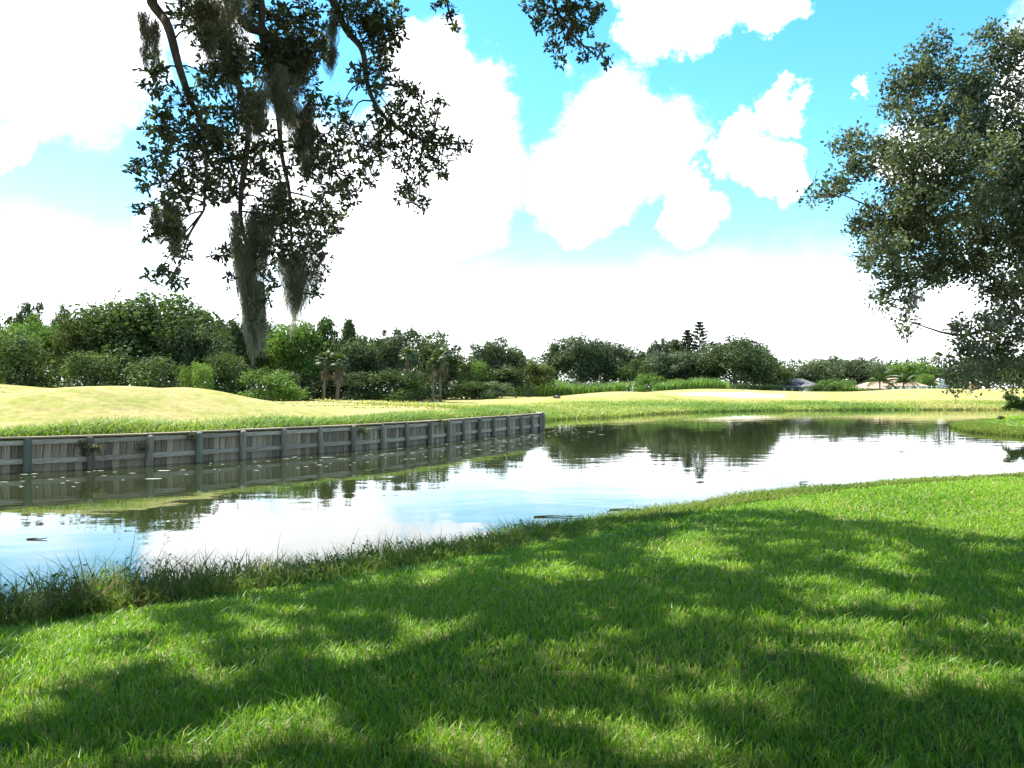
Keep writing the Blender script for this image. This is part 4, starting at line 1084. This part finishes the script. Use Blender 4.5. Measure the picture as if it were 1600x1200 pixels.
    for li, lb in enumerate(limbs):
        d0 = lb['dep']
        path = [np.array(P(px, py, d0 + .12 * math.sin(1.7 * i + li))) for i, (px, py) in enumerate(lb['pts'])]
        start = path[0]
        mid = fork * .45 + start * .55 + np.array([0, 0, 1.0])
        pp = smooth_path([fork, mid] + path, 5)
        m = MB(); m.tube(rel(pp), np.interp(np.linspace(0, 1, len(pp)), [0, .25, 1], [lb['r0'] * 1.8, lb['r0'] * .62, .010]), 8)
        vis = np.array([p for p in pp])
        Bs, Ds, Ns, Ls, tn = [], [], [], [], []
        for (cx, cy, rx, ry) in lb['cl']:
            dd = d0 + rg.normal(0, .28)
            c = np.array(P(cx, cy, dd)); k = d0 / F
            near = vis[np.argmin(np.linalg.norm(vis - c - np.array([0, 0, .18]), axis=1))]
            bend = (near + c) / 2 + np.array([0, 0, .07]) + rg.normal(0, .03, 3)
            m.tube(rel(smooth_path([near, bend, c], 3)), np.linspace(.012, .005, 7), 5)
            nro = max(6, int(rx * ry / (13 if cy < 130 else 19)))
            for q in range(nro):
                a = rg.uniform(0, 6.28); u = math.sqrt(rg.random()) * 1.0
                e = c + np.array([math.cos(a) * u * rx * k, rg.normal(0, .5) * rx * k, math.sin(a) * u * ry * k])
                if q % 2 == 0: m.tube(rel([c, (c + e) / 2 + (0, 0, .02), e]), [.004, .003, .002], 3)
                g = rg.integers(5, 9)
                ax = unit(e - c + rg.normal(0, .08, 3) + np.array([0, 0, .02]))
                for _ in range(g):
                    dv = unit(ax * .55 + rg.normal(0, .75, 3))
                    Bs.append(e - ax * rg.uniform(0, .05)); Ds.append(dv); Ns.append(unit(np.cross(dv, rg.normal(size=3)))); Ls.append(rg.uniform(.045, .088)); tn.append(np.clip(rg.normal(.42, .22), 0, 1))
        lo = obj('limb', m.mesh('limb', [M_BARK], True), root)
        V, Q, T_ = oak_leaves(np.array(Bs), np.array(Ds), np.array(Ns), np.array(Ls))
        f = obj('foliage', mesh('foliage', rel(V), [Q, T_], [M_OAK], np.repeat(tn, 7)), lo); f['kind'] = 'stuff'
        for (a, b, w, n) in lb['moss']:
            dd = d0 + rg.normal(0, .15); k = dd / F
            V, Q, t = moss_clump(rg, P(*a, dd), P(*b, dd), 1.25 * w * k, int(n * 1.9))
            mo = obj('moss', mesh('moss', rel(V), [Q], [M_MOSS], t), lo)
    # unseen crown above the frame, leaves set along sun rays to shape lawn shade
    lit = [(40,1060,60,32),(120,1015,75,36),(200,972,52,28),(290,1025,65,24),(415,990,50,14),(535,1050,46,48),(700,1010,110,34),(450,1112,110,26),(675,900,32,16),(590,910,24,10),(735,882,24,10),
           (60,1192,70,16),(1080,860,56,26),(875,915,62,30),(875,952,62,18),(1390,880,46,17),(1325,935,76,20),(1545,862,28,11),(1215,975,50,14),(1430,1000,50,14),(1440,1055,150,30),(1575,1085,60,36),(1125,1092,46,16),(860,1045,52,20),(1050,1168,130,22),(1475,1150,50,16),(300,1175,70,14),(700,1150,60,14),(60,925,70,16),(1250,1130,40,14),(780,965,36,12)]
    edge_x = [-400, 0, 330, 650, 720, 900, 1100, 1250, 1300, 1400, 1470, 1600, 2200]
    edge_y = [880, 880, 850, 842, 858, 826, 803, 797, 816, 810, 832, 842, 870]
    n = 13500
    gx = rg.uniform(-13, 15, n); gy = rg.uniform(-9, 19, n); gz = height(gx, gy)
    px, py = project(np.column_stack([gx, gy, gz]))
    shade = np.where(gy > 2.5, py > np.interp(px, edge_x, edge_y), True)
    for (cx, cy, rx, ry) in lit:
        shade &= ~((gy > 2.5) & (((px - cx) / (rx * 1.02)) ** 2 + ((py - cy) / (ry * 1.08)) ** 2 < 1))
    shade &= ~inside(gx, gy, POND)
    gx, gy, gz = gx[shade], gy[shade], gz[shade]
    C = []
    for x, y, z in zip(gx, gy, gz):
        hgt = rg.uniform(8.2, 13.0)
        for _ in range(14):
            s = (hgt - z) / TO_SUN.z
            c = np.array([x + TO_SUN.x * s, y + TO_SUN.y * s, hgt])
            a, b = project(c)
            if c[1] < 1 or b < -95 or a < -120 or a > 1720: break
            hgt += .7
        else: continue
        C.append(c)
    C = np.array(C)
    per = 22; m_ = len(C) * per
    idx = np.repeat(np.arange(len(C)), per)
    pts = C[idx] + np.clip(rg.normal(0, .09, (m_, 3)), -.2, .2) * np.array([1, 1, 1.6])
    V, Q = leaf_cards(pts, unit(rg.normal(size=(m_, 3)) + np.array([0, 0, .5])), rg.uniform(.16, .28, m_), .62, rg)
    f = obj('crown', mesh('crown', rel(V), [Q], [M_OAK], np.repeat(np.clip(rg.normal(.45, .22, m_), 0, 1), 4)), root); f['kind'] = 'stuff'
    # unseen crown added over and behind the viewer to block sky light
    k2 = 3600
    bx, by = rg.uniform(-24, 20, k2), rg.uniform(-20, 3, k2); bz = rg.uniform(8.5, 14, k2)
    kb = np.hypot(bx + 8.6, (by - 4) * .8) < 26
    bx, by, bz = bx[kb], by[kb], bz[kb]; k2 = len(bx); per2 = 9
    B2 = np.repeat(np.column_stack([bx, by, bz]), per2, 0) + rg.normal(0, .3, (k2 * per2, 3))
    V, Q = leaf_cards(B2, unit(rg.normal(size=(len(B2), 3)) + np.array([0, 0, .6])), rg.uniform(.28, .45, len(B2)), .62, rg)
    f = obj('sky_blocking_crown', mesh('sky_blocking_crown', rel(V), [Q], [M_OAK], np.repeat(np.clip(rg.normal(.45, .22, len(B2)), 0, 1), 4)), root); f['kind'] = 'stuff'
    # boughs carrying that crown
    for k in range(9):
        e = C[rg.integers(0, len(C))]; e2 = C[np.argmin(np.linalg.norm(C - (e * .6 + np.array([*fork[:2], e[2]]) * .4), axis=1))]
        pa, pb = project(np.array(e)); 
        path = smooth_path([fork, fork * .6 + e2 * .4 + np.array([0, 0, 1.2]), e2 + np.array([0, 0, .1]), e], 6)
        q = project(path)
        ok = ~((path[:, 1] > 1) & (q[1] > -8) & (q[0] > -20) & (q[0] < 1620))
        if not ok.all(): continue
        m = MB(); m.tube(rel(path), np.linspace(.2, .03, len(path)), 8); obj('bough', m.mesh('bough', [M_BARK], True), root)
build_shade_oak()

# ------------------------------------------------------------------ the oak at the right, trunk just out of frame
def build_right_oak():
    rg = np.random.default_rng(29)
    d = 21.5; tx, ty = 16.8, 22.0; tz = zat(tx, ty); O = np.array((tx, ty, tz))
    root = tag(obj('oak_tree', None, loc=O), 'dense live oak filling the right edge, branches reaching left over the pond', 'tree')
    lobes = [(1467,62,22,16),(1450,108,52,34),(1424,130,40,28),(1547,75,40,28),(1584,98,46,34),(1499,140,54,34),(1540,150,60,40),(1590,60,24,20),(1400,165,30,20),
             (1460,190,60,34),(1520,210,80,50),(1590,210,70,60),(1440,240,56,44),(1500,280,90,70),(1580,300,80,80),(1430,310,62,54),(1410,270,40,30),(1400,350,50,44),(1460,370,80,60),(1540,380,80,60),(1600,390,70,70),
             (1323,226,28,26),(1360,245,38,26),(1345,262,30,22),(1298,298,26,16),(1270,308,11,8),(1312,282,22,14),(1385,225,26,18),(1392,245,24,20),
             (1355,347,32,26),(1338,352,16,14),(1344,405,16,16),(1381,384,38,26),(1372,415,24,14),(1395,440,40,28),(1376,470,16,14),(1413,507,14,16),(1408,480,22,18),(1440,430,50,26),(1490,420,60,30),
             (1547,453,36,20),(1590,455,40,30),(1531,512,40,20),(1573,496,40,26),(1495,510,14,10),(1520,544,34,20),(1565,562,46,28),(1500,578,26,16),(1590,530,34,40),(1491,606,9,7),(1520,603,7,5),(1530,580,40,18),(1590,585,34,28)]
    off = [(1690,120,90,70),(1680,250,110,90),(1700,380,120,90),(1800,200,110,110),(1820,350,120,110),(1900,280,100,120),(1700,500,80,50),(1760,30,80,60),(1850,480,90,60),(1640,300,70,90)]
    k = d / F; C, RX, RY, DD = [], [], [], []
    for (a, b, rx, ry) in lobes + off:
        dd = d + rg.normal(0, .7) + (0 if a > 1400 else .3)
        C.append(np.array(P(a, b, dd))); RX.append(rx * k); RY.append(ry * k)
    C, RX, RY = np.array(C), np.array(RX), np.array(RY)
    tr = MB(); trunk = smooth_path([(tx, ty, tz - .3), (tx - .2, ty, 3.0), (tx - .1, ty, 5.2), (tx - .6, ty, 7.5), (tx - 1.0, ty - .2, 10.0)], 5)
    tr.tube(trunk - O, np.linspace(.48, .12, len(trunk)), 10); obj('trunk', tr.mesh('trunk', [M_BARK], True), root)
    # main limbs, each with its own twigs
    for (a, b) in ((1300, 298), (1380, 400), (1440, 120), (1500, 545), (1550, 90), (1450, 300), (1413, 500)):
        e = np.array(P(a, b, d)); z0 = np.clip(e[2] + rg.uniform(-1.5, .3), 2.6, 9); s = np.array([np.interp(z0, trunk[:, 2], trunk[:, i]) for i in range(3)])
        m = MB(); m.tube(smooth_path([s, s * .75 + e * .25 + rg.normal(0, .25, 3), s * .5 + e * .5 + rg.normal(0, .35, 3) + (0, 0, .3), s * .25 + e * .75 + rg.normal(0, .3, 3), e], 5) - O, np.linspace(.11, .012, 21), 7)
        obj('limb', m.mesh('limb', [M_BARK], True), root)
    tw = MB()
    for c in C:
        for q in range(5):
            e = c + rg.normal(0, .28, 3); tw.tube([c * .94 + np.array([tx, ty, c[2] + .5]) * .06 - O, (c + e) / 2 - O, e - O], [.016, .010, .004], 4)
    o = obj('twig', tw.mesh('twig', [M_BARK], True), root); o['kind'] = 'stuff'
    area = RX * RY; per = np.maximum(60, 112000 * area / area.sum()).astype(int)
    idx = np.repeat(np.arange(len(C)), per); m = len(idx)
    # sprays: each lobe is made of small tufts so that its outline is ragged
    nt = np.maximum(6, per // 34); tuft = (rg.random(m) * nt[idx]).astype(int)
    tr_ = np.random.default_rng(77).normal(size=(len(C), nt.max() + 1, 3))
    tdir = unit(tr_) * (np.random.default_rng(78).random((len(C), nt.max() + 1, 1)) ** .45)
    cen = C[idx] + tdir[idx, tuft] * np.column_stack([RX[idx], np.maximum(RX[idx], .5), RY[idx]])
    pts = cen + rg.normal(0, .125, (m, 3))
    V, Q = leaf_cards(pts, unit(rg.normal(size=(m, 3)) + np.array([0, 0, .55])), rg.uniform(.08, .15, m), .55, rg)
    c = obj('crown', mesh('crown', V - O, [Q], [M_OAK], np.repeat(np.clip(rg.normal(.5, .2, m) + .12 * tr_[idx, tuft, 0], 0, 1), 4)), root); c['kind'] = 'stuff'
    for (a, b, w, n) in [((1436,450),(1430,505),12,110),((1424,462),(1418,500),9,80),((1360,362),(1358,400),18,120),((1442,455),(1440,482),10,60),((1365,385),(1362,420),14,80),((1560,455),(1560,500),14,100),((1530,440),(1528,478),12,80)]:
        V, Q, t = moss_clump(rg, P(*a, d - .4), P(*b, d - .4), w * k, n)
        obj('moss', mesh('moss', V - O, [Q], [M_MOSS], t), root)
build_right_oak()

# ------------------------------------------------------------------ small things
def leafy_clump(name, label, cat, at, r, n, col, seed, hang=0.0, group=None, size=(.05, .11)):
    """little plant: arching stems with leaves along them"""
    rg = np.random.default_rng(seed)
    root = tag(obj(name, None, loc=at), label, cat, group)
    m = MB(); P_, N_ = [], []
    for k in range(14):
        a = rg.uniform(0, 6.28); e = np.array([math.cos(a) * r * rg.uniform(.5, 1), math.sin(a) * r * .6 * rg.uniform(.3, 1), r * rg.uniform(.2, .9) - hang * rg.uniform(.2, 1)])
        q = smooth_path([(0, 0, 0), e * .5 + (0, 0, .25 * r), e], 4); m.tube(q, np.linspace(.012, .004, len(q)), 4)
        j = rg.integers(2, len(q), n // 14); P_.append(q[j] + rg.normal(0, .06 * max(r, .6), (len(j), 3))); N_.append(unit(rg.normal(size=(len(j), 3)) + (0, 0, .5)))
    P_ = np.vstack(P_); V, Q = leaf_cards(P_, np.vstack(N_), rg.uniform(*size, len(P_)), .5, rg)
    obj('stem', m.mesh('stem', [M_BARK], True), root)
    f = obj('foliage', mesh('foliage', V, [Q], [M_TREE], np.repeat(np.clip(rg.normal(.5, .25, len(P_)), 0, 1), 4)), root); f.color = (*col, 1)

def wall_point(px, z):
    """point on the water side of the wall in the direction of a photo column"""
    best = min(np.linspace(wall_ts[0], wall_s[-1], 900), key=lambda t: abs(HX + wall_at(t)[0] / wall_at(t)[1] * F - px))
    a, b = wall_at(best), wall_at(best + .05); t = unit(b - a)
    return (a[0] + t[1] * .26, a[1] - t[0] * .26, z)
leafy_clump('wall_shrub', 'brownish wild shrub sprawling over the seawall rails, largest on the wall', 'shrub', wall_point(138, .55), .62, 560, (.13, .115, .065), 1, .35)
leafy_clump('wall_fern', 'small pale fern left of the post beside the big shrub', 'fern', wall_point(216, .55), .28, 170, (.15, .15, .08), 2, .2)
leafy_clump('wall_fern', 'small dark plant hanging from the seawall cap by the green post', 'fern', wall_point(290, .95), .26, 170, (.09, .09, .045), 3, .3)
leafy_clump('wall_fern', 'yellow-green plant drooping over a post mid seawall', 'fern', wall_point(560, .75), .40, 260, (.20, .23, .07), 4, .45)
leafy_clump('wall_fern', 'grassy tuft spilling over the cap near the narrow bays', 'fern', wall_point(684, .98), .34, 200, (.14, .19, .05), 5, .35)
leafy_clump('bank_bush', 'dark rounded bush at the right edge of the far fairway', 'shrub', (34.2, 57.0, zat(34.2, 57.0) + .5), 1.5, 5200, (.055, .10, .025), 6, .3, size=(.10, .22))
leafy_clump('bank_bush', 'tiny low bush left of the dark rounded bush', 'shrub', (33.0, 57.5, zat(33.0, 57.5) + .08), .32, 400, (.10, .13, .05), 7, .1)

M_SCUM = noise_mat('floating_scum', [(.3, (.20, .21, .15)), (.7, (.38, .38, .30))], nscale=6.0, rough=.9)
def floating_scum():
    rg = np.random.default_rng(41); m = MB()
    n = 0
    while n < 230:
        t = rg.uniform(wall_ts[0], wall_s[-1] - 4); a, b = wall_at(t), wall_at(t + .05); tn = unit(b - a)
        off = .5 + 5.2 * rg.random() ** 1.4
        c = a + np.array([tn[1], -tn[0]]) * off
        if c[1] < 15: continue
        r = rg.uniform(.02, .07) * (2.2 if rg.random() < .12 else 1)
        k = 8; ang = np.arange(k) * 6.283 / k; rr = r * rg.uniform(.5, 1.2, k); st = rg.uniform(1, 2.6)
        V = np.column_stack([c[0] + rr * np.cos(ang) * st, c[1] + rr * np.sin(ang), np.full(k, .008)])
        V = np.vstack([V, [[c[0], c[1], .014]]])
        m.add(V, T=[(j, (j + 1) % k, k) for j in range(k)]); n += 1
    tag(obj('floating_scum', m.mesh('floating_scum', [M_SCUM])), 'scattered pale leaf flecks floating on the dark water along the seawall', 'flotsam', kind='stuff')
floating_scum()

def driftwood(label, px, py, length, seed, up=.02, twig=0):
    rg = np.random.default_rng(seed); d = F * EYE / (py - HY); c = np.array([(px - HX) / F * d, d, up])
    root = tag(obj('driftwood', None, loc=c), label, 'branch')
    q = smooth_path([(-length / 2, 0, 0), (-length * .1, .06 * length, .01), (length * .25, -.05 * length, .01), (length / 2, .03, .02)], 4)
    m = MB(); m.tube(q, np.linspace(.018, .007, len(q)), 7); obj('stem', m.mesh('stem', [M_BARK], True), root)
    for k in range(twig):
        b = q[rg.integers(2, len(q))]; e = b + np.array([rg.normal(0, .12), rg.normal(0, .1), rg.uniform(.02, .10)])
        m = MB(); m.tube([b, (b + e) / 2 + rg.normal(0, .02, 3), e], [.008, .006, .003], 5); obj('twig', m.mesh('twig', [M_BARK], True), root)
driftwood('long thin branch floating in open water at the right', 1424, 706, 1.0, 1)
driftwood('dead branch lying in the shallows left of the sunny bank grass', 985, 797, .9, 2, .01, 4)
driftwood('twiggy dead branch at the water edge before the weeds', 872, 808, 1.0, 3, .01, 4)
driftwood('dark knotted branch floating alone at the lower left', 57, 843, .34, 4, .005, 0)
driftwood('short stick standing out of the water near the right bank', 1256, 755, .25, 5, .02, 2)

def stone(label, px, py, size, seed):
    rg = np.random.default_rng(seed); d = 118; x = (px - HX) / F * d
    import bmesh
    bm = bmesh.new(); bmesh.ops.create_icosphere(bm, subdivisions=2, radius=1)
    for v in bm.verts: v.co *= 1 + .18 * math.sin(v.co.x * 4 + seed) * math.cos(v.co.y * 5) + rg.normal(0, .03)
    me = bpy.data.meshes.new('rock'); bm.to_mesh(me); bm.free(); me.materials.append(M_BARK)
    tag(obj('rock', me, loc=(x, d, zat(x, d) + size * .25), scl=(size, size * .7, size * .5)), label, 'rock')
stone('small dark rock on the grass left of the mown mound', 870, 623, .55, 2)
